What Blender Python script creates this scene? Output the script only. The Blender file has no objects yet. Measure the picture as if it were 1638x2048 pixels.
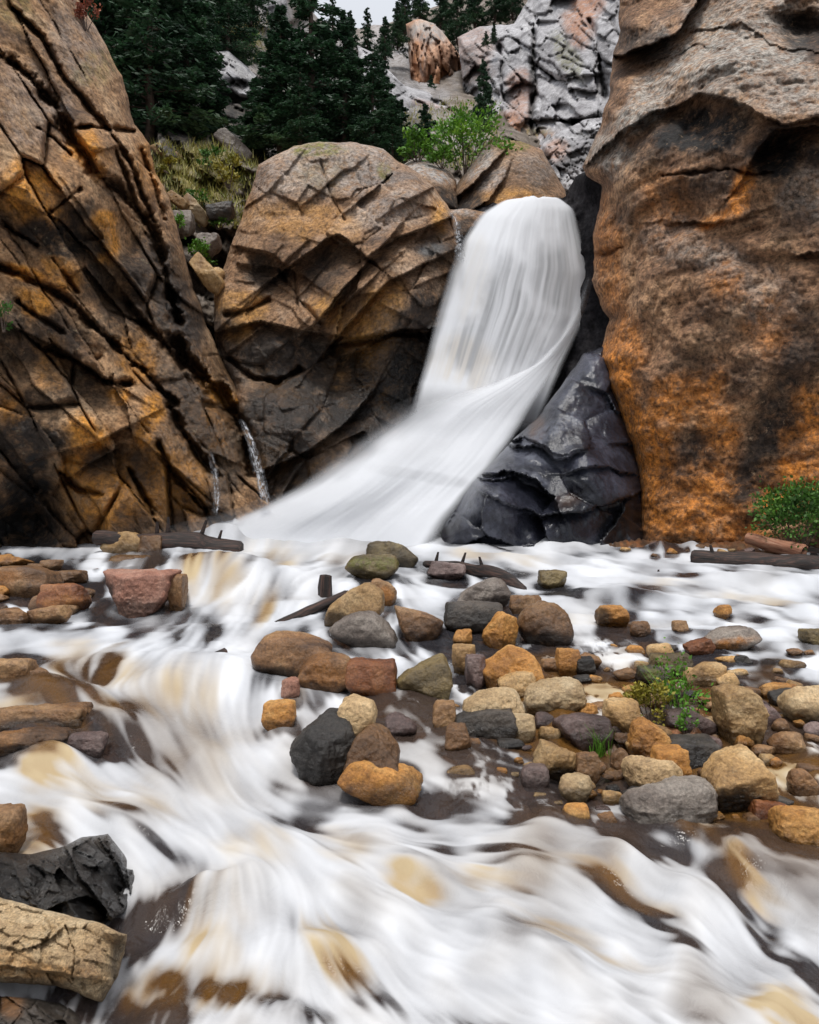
import bpy, bmesh, math, random
import numpy as np
from mathutils import Vector, Matrix

# ------------------------------------------------------------------ camera, world, sun, exposure
C = bpy.context.scene
FOC, CX, CY, CAMZ = 1500.0, 819.0, 1024.0, 1.6          # lens in photo pixels, level camera at eye height
cam = bpy.data.cameras.new('camera')
cam.sensor_fit = 'VERTICAL'; cam.sensor_height = 36.0
cam.lens = 36.0 * FOC / 2048.0
cam.clip_start = 0.05; cam.clip_end = 2000
camo = bpy.data.objects.new('camera', cam)
C.collection.objects.link(camo)
camo.location = (0, 0, CAMZ); camo.rotation_euler = (math.radians(90), 0, 0)
C.camera = camo

SUN_EL, SUN_AZ = math.radians(72), math.radians(192)     # azimuth clockwise from +Y: behind the camera, a little left
w = bpy.data.worlds.new('World'); C.world = w; w.use_nodes = True
nt = w.node_tree; nt.nodes.clear()
sky = nt.nodes.new('ShaderNodeTexSky'); sky.sky_type = 'NISHITA'; sky.sun_disc = False
sky.sun_elevation = SUN_EL; sky.sun_rotation = SUN_AZ; sky.dust_density = 3.0; sky.air_density = 1.0
hsv = nt.nodes.new('ShaderNodeHueSaturation'); hsv.inputs['Saturation'].default_value = 0.5
ovc = nt.nodes.new('ShaderNodeMix'); ovc.data_type = 'RGBA'; ovc.inputs[0].default_value = 0.75; ovc.inputs[7].default_value = (5.6, 5.8, 6.15, 1)   # cloud cover
wtc = nt.nodes.new('ShaderNodeTexCoord'); wsp = nt.nodes.new('ShaderNodeSeparateXYZ'); nt.links.new(wtc.outputs['Generated'], wsp.inputs[0])
wmr = nt.nodes.new('ShaderNodeMapRange'); wmr.inputs[1].default_value = 0; wmr.inputs[2].default_value = 1; wmr.inputs[3].default_value = .34; wmr.inputs[4].default_value = 1.6; nt.links.new(wsp.outputs[2], wmr.inputs[0])
wsc = nt.nodes.new('ShaderNodeVectorMath'); wsc.operation = 'SCALE'     # an overcast sky is about three times brighter overhead than at the horizon
bg = nt.nodes.new('ShaderNodeBackground'); bg.inputs['Strength'].default_value = 0.10
wo = nt.nodes.new('ShaderNodeOutputWorld')
nt.links.new(sky.outputs[0], hsv.inputs['Color']); nt.links.new(hsv.outputs[0], ovc.inputs[6]); nt.links.new(ovc.outputs[2], wsc.inputs[0]); nt.links.new(wmr.outputs[0], wsc.inputs['Scale']); nt.links.new(wsc.outputs[0], bg.inputs[0]); nt.links.new(bg.outputs[0], wo.inputs[0])
sl = bpy.data.lights.new('sun', 'SUN'); sl.energy = 1.5; sl.angle = math.radians(12); sl.color = (1.0, 0.97, 0.92)
so = bpy.data.objects.new('sun', sl); C.collection.objects.link(so)
sd = Vector((math.sin(SUN_AZ) * math.cos(SUN_EL), math.cos(SUN_AZ) * math.cos(SUN_EL), math.sin(SUN_EL)))
so.rotation_euler = sd.to_track_quat('Z', 'Y').to_euler(); so.location = (0, -5, 30)
C.view_settings.view_transform = 'Standard'; C.view_settings.look = 'None'
C.view_settings.exposure = 0.62; C.view_settings.gamma = 1.0; C.view_settings.use_curve_mapping = False
C.cycles.max_bounces = 6; C.cycles.transparent_max_bounces = 16; C.cycles.diffuse_bounces = 3

rng = np.random.default_rng(7)
random.seed(7)

# ------------------------------------------------------------------ geometry of the view and the stream
def at(px, py, Y):
    return np.stack([(px - CX) / FOC * Y, Y + 0 * px, CAMZ + (CY - py) / FOC * Y], -1)

PROF_Y = np.array([1.3, 1.7, 2.2, 3.0, 4.0, 6.0, 8.0, 12.0, 16.0, 19.0])
PROF_Z = np.array([-.22, -.12, 0.0, .08, .20, .40, .55, .75, .90, 1.0])
PROF_P = CY + FOC * (CAMZ - PROF_Z) / PROF_Y
_o = np.argsort(PROF_P)
_ly = np.linspace(math.log(1.3), math.log(19), 400); _yy = np.exp(_ly); _zz = np.interp(_yy, PROF_Y, PROF_Z); _pp = CY + FOC * (CAMZ - _zz) / _yy
_oo = np.argsort(_pp)
def Yof(py):
    return np.interp(py, _pp[_oo], _yy[_oo])

# ------------------------------------------------------------------ noise
def _h(ix, iy, iz, seed):
    with np.errstate(over='ignore'):
        n = (ix.astype(np.int64) * 374761393 + iy.astype(np.int64) * 668265263 + iz.astype(np.int64) * 2147483647 + seed * 144665) & 0xffffffff
        n = ((n ^ (n >> 13)) * 1274126177) & 0xffffffff
        n = ((n ^ (n >> 16)) * 2246822519) & 0xffffffff
        n = n ^ (n >> 15)
    return (n & 0xffffff) / float(0x1000000)
def vnoise(p, seed=0):
    f = np.floor(p); i = f.astype(np.int64); t = p - f; t = t * t * t * (t * (t * 6 - 15) + 10)
    r = 0
    for dx in (0, 1):
        for dy in (0, 1):
            for dz in (0, 1):
                wgt = (t[:, 0] if dx else 1 - t[:, 0]) * (t[:, 1] if dy else 1 - t[:, 1]) * (t[:, 2] if dz else 1 - t[:, 2])
                r = r + wgt * _h(i[:, 0] + dx, i[:, 1] + dy, i[:, 2] + dz, seed)
    return r * 2 - 1
def fbm(p, octv=4, seed=0, gain=.5, ridged=False):
    r = 0; a = 1.0; q = np.array(p, float); s = 0
    for k in range(octv):
        n = vnoise(q, seed + k * 17)
        if ridged: n = 1 - 2 * np.abs(n)
        r = r + a * n; s += a; a *= gain; q = q * 2.03 + 11.7
    return r / s
def vor2(u, v, seed):
    """jittered 2-d cells: id-random numbers (3), offsets to the cell centre, distance to the border"""
    iu = np.floor(u).astype(np.int64); iv = np.floor(v).astype(np.int64)
    b1 = np.full(u.shape, 9e9); b2 = b1.copy(); ci = np.zeros(u.shape, np.int64); cj = ci.copy(); du = np.zeros(u.shape); dv = du.copy()
    for a in (-1, 0, 1):
        for b in (-1, 0, 1):
            x = iu + a; y = iv + b; z = np.zeros_like(x)
            sx = x + .1 + .8 * _h(x, y, z, seed); sy = y + .1 + .8 * _h(x, y, z + 1, seed)
            d = (u - sx) ** 2 + (v - sy) ** 2
            n = d < b1
            b2 = np.where(n, b1, np.minimum(b2, d))
            ci = np.where(n, x, ci); cj = np.where(n, y, cj); du = np.where(n, u - sx, du); dv = np.where(n, v - sy, dv)
            b1 = np.where(n, d, b1)
    z = np.zeros_like(ci)
    R = [_h(ci, cj, z + k, seed + 5) * 2 - 1 for k in (3, 4, 5)]
    return R, du, dv, np.sqrt(b2) - np.sqrt(b1)
def sstep(a, b, x):
    t = np.clip((x - a) / (b - a), 0, 1); return t * t * (3 - 2 * t)
def tps(ctrl, px, py):
    c = np.array(ctrl, float); P = c[:, :2] / 300.0; n = len(c)
    def U(r2): return np.where(r2 > 1e-12, r2 * np.log(np.maximum(r2, 1e-12)), 0)
    K = U(((P[:, None] - P[None]) ** 2).sum(-1)) + np.eye(n) * 1e-3
    A = np.zeros((n + 3, n + 3)); A[:n, :n] = K; A[:n, n] = 1; A[:n, n + 1:] = P; A[n, :n] = 1; A[n + 1:, :n] = P.T
    s = np.linalg.solve(A, np.concatenate([c[:, 2], [0, 0, 0]]))
    q = np.stack([px, py], -1) / 300.0; r = s[n] + q @ s[n + 1:]
    for k in range(n): r = r + s[k] * U(((q - P[k]) ** 2).sum(-1))
    return r
def polydist(poly, px, py, closed=False):
    """distance and sign (+ = right-hand side of travel, i.e. below a left-to-right line)"""
    P = np.array(poly, float); n = len(P); best = np.full(px.shape, 9e9); sg = np.zeros(px.shape); bx = px.copy(); by = py.copy()
    for i in range(n if closed else n - 1):
        a = P[i]; b = P[(i + 1) % n]; d = b - a; L = d @ d + 1e-9
        t = np.clip(((px - a[0]) * d[0] + (py - a[1]) * d[1]) / L, 0, 1)
        qx = a[0] + t * d[0]; qy = a[1] + t * d[1]; D = (px - qx) ** 2 + (py - qy) ** 2
        m = D < best
        best = np.where(m, D, best); sg = np.where(m, np.sign(d[0] * (py - a[1]) - d[1] * (px - a[0])), sg); bx = np.where(m, qx, bx); by = np.where(m, qy, by)
    return np.sqrt(best), sg, bx, by
def inside(poly, px, py):
    P = np.array(poly, float); n = len(P); r = np.zeros(px.shape, bool)
    for i in range(n):
        a = P[i]; b = P[(i + 1) % n]
        if a[1] == b[1]: continue
        c = ((a[1] > py) != (b[1] > py)) & (px < (b[0] - a[0]) * (py - a[1]) / (b[1] - a[1]) + a[0]); r ^= c
    return r
def spots(lst, px, py, seed=0, rough=.5, freq=40.):
    """soft-edged blotches with a ragged border"""
    if not lst: return np.zeros(px.shape)
    n = fbm(np.stack([px / freq, py / freq, 0 * px + seed], -1), 4, seed)
    r = np.zeros(px.shape)
    for (cx, cy, rx, ry, rot, amt) in lst:
        c, s = math.cos(math.radians(rot)), math.sin(math.radians(rot)); x = px - cx; y = py - cy
        d = np.sqrt(((x * c + y * s) / rx) ** 2 + ((-x * s + y * c) / ry) ** 2) + n * rough
        v = sstep(1.25, .55, d) * abs(amt)
        r = np.maximum(r, v) if amt > 0 else r * (1 - v)
    return r

# ------------------------------------------------------------------ objects
def tag(o, label=None, cat=None, group=None, kind=None):
    if label: o['label'] = label
    if cat: o['category'] = cat
    if group: o['group'] = group
    if kind: o['kind'] = kind
    return o
def link(name, me, mat=None, parent=None, loc=None):
    o = bpy.data.objects.new(name, me); C.collection.objects.link(o)
    if mat is not None and me is not None: me.materials.append(mat)
    if parent is not None: o.parent = parent
    if loc is not None: o.location = loc
    return o
def npmesh(name, V, F, smooth=True, attrs=None):
    me = bpy.data.meshes.new(name)
    F = np.asarray(F); k = F.shape[1]
    me.vertices.add(len(V)); me.vertices.foreach_set('co', np.asarray(V, np.float32).ravel())
    me.loops.add(F.size); me.loops.foreach_set('vertex_index', F.ravel().astype(np.int32))
    me.polygons.add(len(F)); me.polygons.foreach_set('loop_start', (np.arange(len(F)) * k).astype(np.int32))
    me.polygons.foreach_set('loop_total', np.full(len(F), k, np.int32))
    me.update(calc_edges=True)
    me.polygons.foreach_set('use_smooth', np.full(len(F), smooth, bool))
    for a, v in (attrs or {}).items():
        at_ = me.attributes.new(a, 'FLOAT', 'POINT'); at_.data.foreach_set('value', np.asarray(v, np.float32))
    me.update()
    return me

# ------------------------------------------------------------------ materials
class NT:
    def __init__(s, name):
        s.m = bpy.data.materials.new(name); s.m.use_nodes = True; s.t = s.m.node_tree; s.t.nodes.clear()
        s.out = s.n('ShaderNodeOutputMaterial'); s.b = s.n('ShaderNodeBsdfPrincipled'); s.l(s.b.outputs[0], s.out.inputs[0])
    def n(s, ty, **kw):
        x = s.t.nodes.new(ty)
        for k, v in kw.items(): setattr(x, k, v)
        return x
    def l(s, a, b): s.t.links.new(a, b)
    def put(s, sock, v):
        if hasattr(v, 'links') or isinstance(v, bpy.types.NodeSocket): s.l(v, sock)
        else: sock.default_value = v
    def noise(s, vec, scale, detail=4, rough=.55, dist=0.):
        x = s.n('ShaderNodeTexNoise'); s.l(vec, x.inputs['Vector']); x.inputs['Scale'].default_value = scale
        x.inputs['Detail'].default_value = detail; x.inputs['Roughness'].default_value = rough; x.inputs['Distortion'].default_value = dist
        return x.outputs['Fac']
    def ramp(s, f, a, b, lo=0., hi=1.):
        x = s.n('ShaderNodeMapRange'); s.put(x.inputs[0], f); x.inputs[1].default_value = a; x.inputs[2].default_value = b
        x.inputs[3].default_value = lo; x.inputs[4].default_value = hi; x.clamp = True
        return x.outputs[0]
    def cramp(s, f, stops):
        x = s.n('ShaderNodeValToRGB'); s.l(f, x.inputs[0]); e = x.color_ramp.elements
        while len(e) < len(stops): e.new(.5)
        for k, (p, c) in enumerate(stops): e[k].position = p; e[k].color = (*c, 1)
        return x.outputs[0]
    def mix(s, f, a, b, mode='MIX'):
        x = s.n('ShaderNodeMix', data_type='RGBA', blend_type=mode); s.put(x.inputs[0], f)
        for sock, v in ((x.inputs[6], a), (x.inputs[7], b)):
            s.put(sock, (*v, 1) if isinstance(v, tuple) and len(v) == 3 else v)
        return x.outputs[2]
    def math(s, op, a, b=0.):
        x = s.n('ShaderNodeMath', operation=op); s.put(x.inputs[0], a); s.put(x.inputs[1], b); return x.outputs[0]
    def attr(s, nm):
        return s.n('ShaderNodeAttribute', attribute_name=nm).outputs['Fac']

def rock_mat(name, dark, mid, light, sc=1.0, orange=(.42, .17, .035), grey=(.36, .35, .34), black=(.014, .012, .011),
             speck=.5, rough=.85, wet=0., bump=.5, fleck=.35, rnd=.0, stretch=(1, 1, 1), fs=1., spec=.5):
    k = NT(name)
    k.b.inputs['Specular IOR Level'].default_value = spec
    tc = k.n('ShaderNodeTexCoord'); mp = k.n('ShaderNodeMapping'); mp.inputs['Scale'].default_value = stretch
    k.l(tc.outputs['Object'], mp.inputs['Vector']); vec = mp.outputs[0]
    oi = k.n('ShaderNodeObjectInfo')
    add = k.n('ShaderNodeVectorMath', operation='ADD'); k.l(vec, add.inputs[0])
    sv = k.n('ShaderNodeVectorMath', operation='SCALE'); sv.inputs[0].default_value = (37, 19, 53); k.l(oi.outputs['Random'], sv.inputs['Scale'])
    k.l(sv.outputs[0], add.inputs[1]); vec = add.outputs[0]
    big = k.noise(vec, .9 * sc, 6, .62, .6)
    col = k.cramp(big, [(.30, dark), (.5, mid), (.68, light)])
    med = k.noise(vec, 5.5 * sc, 5, .65)
    col = k.mix(k.ramp(med, .52, .70, 0, .55), col, dark)
    col = k.mix(k.math('MULTIPLY', k.attr('orange'), k.ramp(k.noise(vec, 3.1 * sc, 8, .75), .33, .54)), col, orange)
    col = k.mix(k.math('MULTIPLY', k.attr('grey'), k.ramp(k.noise(vec, 4.3 * sc, 6, .75), .36, .56)), col, grey)
    col = k.mix(k.math('MULTIPLY', k.attr('green'), k.ramp(k.noise(vec, 4.7 * sc, 6, .75), .40, .56)), col, (.17, .16, .025))
    col = k.mix(k.math('MULTIPLY', k.attr('dark'), k.ramp(k.noise(vec, 2.7 * sc, 8, .75), .27, .50)), col, black)
    fine = k.noise(vec, 26 * sc * fs, 4, .75)
    fmul = k.ramp(fine, .3, .7, 1 - speck, 1 + speck)
    cc = k.n('ShaderNodeVectorMath', operation='SCALE'); k.l(col, cc.inputs[0]); k.l(fmul, cc.inputs['Scale'])
    col = cc.outputs[0]
    if fleck:
        fl = k.noise(vec, 14 * sc * fs, 6, .8)
        col = k.mix(k.ramp(fl, .60, .70, 0, fleck), col, tuple(min(.6, x * 1.35 + .05) for x in light))
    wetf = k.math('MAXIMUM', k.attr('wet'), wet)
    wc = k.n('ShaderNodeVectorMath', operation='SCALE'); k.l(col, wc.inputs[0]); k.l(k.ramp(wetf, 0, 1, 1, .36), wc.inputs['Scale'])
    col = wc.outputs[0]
    if rnd:
        rv = k.n('ShaderNodeVectorMath', operation='SCALE'); k.l(col, rv.inputs[0]); k.l(k.ramp(oi.outputs['Random'], 0, 1, 1 - rnd, 1 + rnd), rv.inputs['Scale'])
        col = rv.outputs[0]
    k.l(col, k.b.inputs['Base Color'])
    rr = k.math('SUBTRACT', k.ramp(wetf, 0, 1, rough, .20), k.math('MULTIPLY', k.ramp(fine, .3, .7, -.08, .08), 1.))
    k.l(rr, k.b.inputs['Roughness'])
    hh = k.math('ADD', k.math('MULTIPLY', med, 1.0), k.math('MULTIPLY', k.noise(vec, 19 * sc * fs, 8, .75), .55))
    bp = k.n('ShaderNodeBump'); bp.inputs['Strength'].default_value = bump; bp.inputs['Distance'].default_value = .09 / sc
    k.l(hh, bp.inputs['Height']); k.l(bp.outputs[0], k.b.inputs['Normal'])
    return k.m

M = {}
M['left_cliff'] = rock_mat('brown_cliff_rock', (.09, .05, .028), (.34, .19, .09), (.50, .33, .19), .9, orange=(.66, .28, .035), speck=.75, bump=.9, fs=.42, fleck=.45)
M['right_cliff'] = rock_mat('orange_cliff_rock', (.075, .042, .025), (.235, .125, .065), (.44, .26, .14), 1.15, orange=(.56, .20, .03), grey=(.42, .40, .36), speck=.9, bump=1., fleck=.8, fs=.36)
M['mid'] = rock_mat('tan_fractured_rock', (.08, .045, .027), (.29, .165, .085), (.45, .32, .22), 1.0, orange=(.50, .25, .06), speck=.75, bump=.9, fs=.42, fleck=.45)
M['black_rock'] = rock_mat('black_wet_rock', (.022, .023, .034), (.066, .07, .10), (.19, .20, .27), .9, wet=1., rough=.4, fleck=.2, bump=.28, speck=.3, grey=(.30, .32, .40))  # grey here is the bluish colour of the painted sheen
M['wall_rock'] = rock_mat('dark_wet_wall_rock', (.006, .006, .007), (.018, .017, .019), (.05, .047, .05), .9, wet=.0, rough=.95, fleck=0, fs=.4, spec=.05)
M['grey_cliff'] = rock_mat('pale_cliff_rock', (.15, .14, .145), (.37, .36, .37), (.54, .53, .54), .7, orange=(.42, .2, .11), speck=.4, fleck=.3, bump=.7, fs=.4)
M['pillar'] = rock_mat('orange_pillar_rock', (.2, .1, .06), (.5, .28, .17), (.55, .45, .38), .5, orange=(.5, .22, .09), speck=.3, stretch=(1, 1, .3))
M['hill'] = rock_mat('hillside_soil', (.05, .04, .03), (.16, .125, .095), (.32, .28, .25), .6, orange=(.30, .25, .06), grey=(.45, .43, .43), fleck=.5)
M['bed'] = rock_mat('pebbly_bed', (.05, .03, .02), (.16, .09, .055), (.30, .19, .11), 3., wet=.45, rough=.5, orange=(.36, .14, .05))
ST = dict(
    tan=((.15, .075, .025), (.47, .28, .11), (.66, .47, .25)),
    pale=((.24, .14, .06), (.54, .37, .19), (.66, .51, .31)),
    orange=((.16, .06, .015), (.50, .22, .045), (.66, .38, .13)),
    brown=((.07, .033, .015), (.30, .15, .06), (.50, .30, .14)),
    dark=((.014, .012, .011), (.045, .037, .03), (.14, .11, .085)),
    olive=((.05, .034, .014), (.18, .125, .05), (.36, .27, .11)),
    grey=((.085, .065, .052), (.25, .20, .165), (.42, .36, .30)),
    purple=((.055, .034, .03), (.19, .12, .105), (.34, .25, .22)),
    red=((.09, .024, .009), (.30, .10, .03), (.48, .21, .08)),
    pink=((.15, .06, .04), (.38, .17, .11), (.50, .29, .21)),
)
for nm, (a, b, c) in ST.items():
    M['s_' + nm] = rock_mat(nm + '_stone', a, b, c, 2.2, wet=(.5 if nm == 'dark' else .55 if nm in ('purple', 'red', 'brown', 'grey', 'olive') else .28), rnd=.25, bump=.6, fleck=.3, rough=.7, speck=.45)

M['s_slab'] = rock_mat('pale_sandstone', (.26, .16, .08), (.50, .35, .19), (.62, .48, .30), 4.2, orange=(.46, .24, .08), speck=.6, bump=1., fleck=.5)
def water_mat():
    k = NT('foaming_water')
    foam = k.attr('foam'); tan = k.attr('tan'); alp = k.attr('alpha')
    deep = k.mix(tan, (.036, .036, .042), (.17, .08, .02))
    white = k.mix(tan, (.66, .675, .705), (.50, .40, .245))
    col = k.mix(k.ramp(foam, .05, 1.), deep, white)
    k.l(col, k.b.inputs['Base Color'])
    k.l(k.ramp(foam, .1, .7, .12, .75), k.b.inputs['Roughness'])
    k.b.inputs['IOR'].default_value = 1.33
    tc = k.n('ShaderNodeTexCoord'); bp = k.n('ShaderNodeBump'); bp.inputs['Distance'].default_value = .05
    k.l(k.ramp(foam, .2, .9, .45, .06), bp.inputs['Strength']); k.l(k.noise(tc.outputs['Object'], 9, 4, .6, .5), bp.inputs['Height']); k.l(bp.outputs[0], k.b.inputs['Normal'])
    k.l(alp, k.b.inputs['Alpha'])
    return k.m
M['water'] = water_mat()

def leaf_mat(name, a, b, c, rough=.6, trans=.25):
    k = NT(name); tc = k.n('ShaderNodeTexCoord')
    col = k.cramp(k.noise(tc.outputs['Object'], 1.7, 3, .6), [(.33, a), (.5, b), (.66, c)])
    g = k.n('ShaderNodeNewGeometry')
    v = k.n('ShaderNodeVectorMath', operation='SCALE'); k.l(col, v.inputs[0]); k.l(k.ramp(g.outputs['Random Per Island'], 0, 1, .55, 1.4), v.inputs['Scale'])
    k.l(v.outputs[0], k.b.inputs['Base Color']); k.b.inputs['Roughness'].default_value = rough
    tr = k.n('ShaderNodeBsdfTranslucent'); k.l(v.outputs[0], tr.inputs[0]); mx = k.n('ShaderNodeMixShader'); mx.inputs[0].default_value = trans
    k.l(k.b.outputs[0], mx.inputs[1]); k.l(tr.outputs[0], mx.inputs[2]); k.l(mx.outputs[0], k.out.inputs[0])
    return k.m
M['needle'] = leaf_mat('conifer_needles', (.014, .042, .020), (.032, .082, .036), (.075, .14, .055))
M['leaf'] = leaf_mat('bright_leaves', (.06, .16, .012), (.11, .27, .02), (.2, .36, .035))
M['leaf_dark'] = leaf_mat('shrub_leaves', (.03, .085, .012), (.06, .16, .018), (.12, .24, .03))
M['leaf_yellow'] = leaf_mat('yellow_leaves', (.15, .16, .02), (.30, .26, .03), (.42, .34, .05))
M['leaf_red'] = leaf_mat('red_leaves', (.2, .05, .03), (.3, .08, .04), (.36, .13, .06))
M['dry_grass'] = leaf_mat('dry_grass', (.16, .19, .035), (.30, .28, .06), (.42, .37, .14))
def wood_mat(name, a, b, c, wet):
    k = NT(name); tc = k.n('ShaderNodeTexCoord'); mp = k.n('ShaderNodeMapping'); mp.inputs['Scale'].default_value = (2, 30, 30)
    k.l(tc.outputs['Object'], mp.inputs['Vector'])
    col = k.cramp(k.noise(mp.outputs[0], 1.0, 6, .65), [(.35, a), (.5, b), (.66, c)])
    k.l(col, k.b.inputs['Base Color']); k.b.inputs['Roughness'].default_value = .8 - .4 * wet
    bp = k.n('ShaderNodeBump'); bp.inputs['Strength'].default_value = .6; bp.inputs['Distance'].default_value = .03
    k.l(k.noise(mp.outputs[0], 1.3, 6, .7), bp.inputs['Height']); k.l(bp.outputs[0], k.b.inputs['Normal'])
    return k.m
M['log_dark'] = wood_mat('wet_dark_wood', (.008, .006, .005), (.024, .014, .011), (.09, .045, .032), .25)
M['log_red'] = wood_mat('reddish_wood', (.16, .06, .035), (.36, .16, .09), (.45, .25, .16), .1)
M['bark'] = wood_mat('bark', (.04, .028, .02), (.09, .06, .045), (.16, .11, .08), 0)

# ------------------------------------------------------------------ rock relief: faces with real depth, cracks and ledges, closed round the back
def relief(name, mat, poly, ctrl, step=3., cracks=(), ledges=(), bumps=(), blocks=(), paint=None, nz=(.5, 1.2, 5), jag=5.,
           roundpx=40., roundm=1.0, warp=10., back=3.0, seed=1, kind=None, fold=None, lowmask=None):
    P = np.array(poly, float); Q = []
    for i in range(len(P)):                                   # ragged outline
        a, b = P[i], P[(i + 1) % len(P)]; n = max(1, int(np.hypot(*(b - a)) / 7))
        for t in np.arange(n) / n: Q.append(a + (b - a) * t)
    Q = np.array(Q); q3 = np.stack([Q[:, 0] / 38., Q[:, 1] / 38., np.full(len(Q), seed * 3.1)], -1)
    Q = Q + jag * np.stack([fbm(q3, 4, seed, .6), fbm(q3 + 50, 4, seed + 3, .6)], -1)
    x0, y0 = Q.min(0) - 2 * step; x1, y1 = Q.max(0) + 2 * step
    gx, gy = np.meshgrid(np.arange(x0, x1, step), np.arange(y0, y1, step)); H, W = gx.shape
    px, py = gx.ravel(), gy.ravel()
    ins = inside(Q, px, py); d, _, bx, by = polydist(Q, px, py, True)
    keep = ins | (d < step * 1.3)
    px = np.where(ins, px, bx); py = np.where(ins, py, by); d = np.where(ins, d, 0)
    idx = np.full(H * W, -1); sel = np.where(keep)[0]; idx[sel] = np.arange(len(sel))
    px, py, d = px[sel], py[sel], d[sel]
    I = idx.reshape(H, W); F = np.stack([I[:-1, :-1], I[1:, :-1], I[1:, 1:], I[:-1, 1:]], -1).reshape(-1, 4); F = F[(F >= 0).all(1)]
    use = np.zeros(len(px), bool); use[F.ravel()] = True
    rm = np.cumsum(use) - 1; px, py, d = px[use], py[use], d[use]; F = rm[F]
    Y = tps(ctrl, px, py)
    w3 = np.stack([px / 45., py / 45., np.full(len(px), seed * 1.7)], -1)
    wx = px + warp * fbm(w3, 4, seed + 31, .55); wy = py + warp * fbm(w3 + 77, 4, seed + 41, .55)
    D = np.zeros(len(px)); lines = np.zeros(len(px))
    for (su, sv, ang, off, tl, groove, gw) in blocks:         # joint blocks, each tilted its own way
        c, s = math.cos(math.radians(ang)), math.sin(math.radians(ang))
        R, du, dv, e = vor2((wx * c + wy * s) / su, (-wx * s + wy * c) / sv, seed + int(su))
        bm_ = sstep(*lowmask, py) if lowmask and su < 200 else 1.
        D += bm_ * (off * R[0] + tl * (R[1] * du + R[2] * dv) + groove * np.exp(-(e / gw) ** 2) * np.clip(.35 + 1.6 * fbm(w3 * .6 + su, 3, seed + 71), 0, 1))
    for (pl, h, fade) in ledges:
        dd, sg, _, _ = polydist(pl, wx, wy)
        D += np.where(sg > 0, h * np.exp(-dd / fade), -.35 * h * np.exp(-dd / (fade * .7)))
    for (pl, wd, dep) in cracks:
        dd, _, _, _ = polydist(pl, wx, wy); vw = wd * (.75 + 1.1 * fbm(w3 * 1.6 + 9, 4, seed + len(pl), .65))
        D += dep * np.clip(vw / wd + .2, 0, 1) * np.exp(-(dd / np.maximum(vw, .6)) ** 2)
    for (cx, cy, rx, ry, rot, h) in bumps:
        c, s = math.cos(math.radians(rot)), math.sin(math.radians(rot)); x = wx - cx; y = wy - cy
        D -= h * np.exp(-(((x * c + y * s) / rx) ** 2 + ((-x * s + y * c) / ry) ** 2))
    V0 = at(px, py, Y); amp, fr, oc = nz
    D += amp * fbm(V0 * fr, oc, seed + 5, .52) + amp * .35 * fbm(V0 * fr * 2.2 + 9, 3, seed + 9, .5, True)
    if fold:
        a_, f_, th = fold; c, s = math.cos(math.radians(th)), math.sin(math.radians(th)); u = (-wx * s + wy * c) / f_; v = (wx * c + wy * s) / (f_ * 6)
        D += a_ * fbm(np.stack([u, v, np.full(len(u), seed)], -1), 4, seed + 61, .6, True)
    t = np.clip(1 - d / roundpx, 0, 1); D += roundm * (1 - np.sqrt(np.maximum(0, 1 - t * t)))
    V = at(px, py, np.maximum(Y + D, 1.0))
    at_ = {k_: spots(v_, px, py, seed + i_ * 7) for i_, (k_, v_) in enumerate((paint or {}).items())}
    E = np.concatenate([F[:, [0, 1]], F[:, [1, 2]], F[:, [2, 3]], F[:, [3, 0]]]); key = np.sort(E, 1); kk = key[:, 0].astype(np.int64) * len(V) + key[:, 1]
    _, inv, cnt = np.unique(kk, return_inverse=True, return_counts=True); B = E[cnt[inv] == 1]
    bv = np.unique(B); mp_ = np.full(len(V), -1)
    cen = V.mean(0); rings = [bv]; allV = [V]; n = len(V)
    for r_, (f, shr) in enumerate(((.5, .04), (1., .2))):
        bb = V[bv]; dirv = bb - np.array([0, 0, CAMZ]); dirv /= np.linalg.norm(dirv, axis=1)[:, None]
        nb = bb + dirv * back * f; nb = nb + (cen + dirv * back * f - nb) * shr * np.array([1, .0, 1])
        allV.append(nb); rings.append(np.arange(n, n + len(bv))); n += len(bv)
    Fs = [F]
    for r_ in range(2):
        m0 = np.full(len(V), -1); m1 = m0.copy(); m0[bv] = rings[r_]; m1[bv] = rings[r_ + 1]
        Fs.append(np.stack([m0[B[:, 1]], m0[B[:, 0]], m1[B[:, 0]], m1[B[:, 1]]], -1))
    for k_ in at_: at_[k_] = np.concatenate([at_[k_], at_[k_][bv], at_[k_][bv]])
    me = npmesh(name, np.concatenate(allV), np.concatenate(Fs), True, at_)
    o = link(name, me, mat)
    if kind: o['kind'] = kind
    return o
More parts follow.
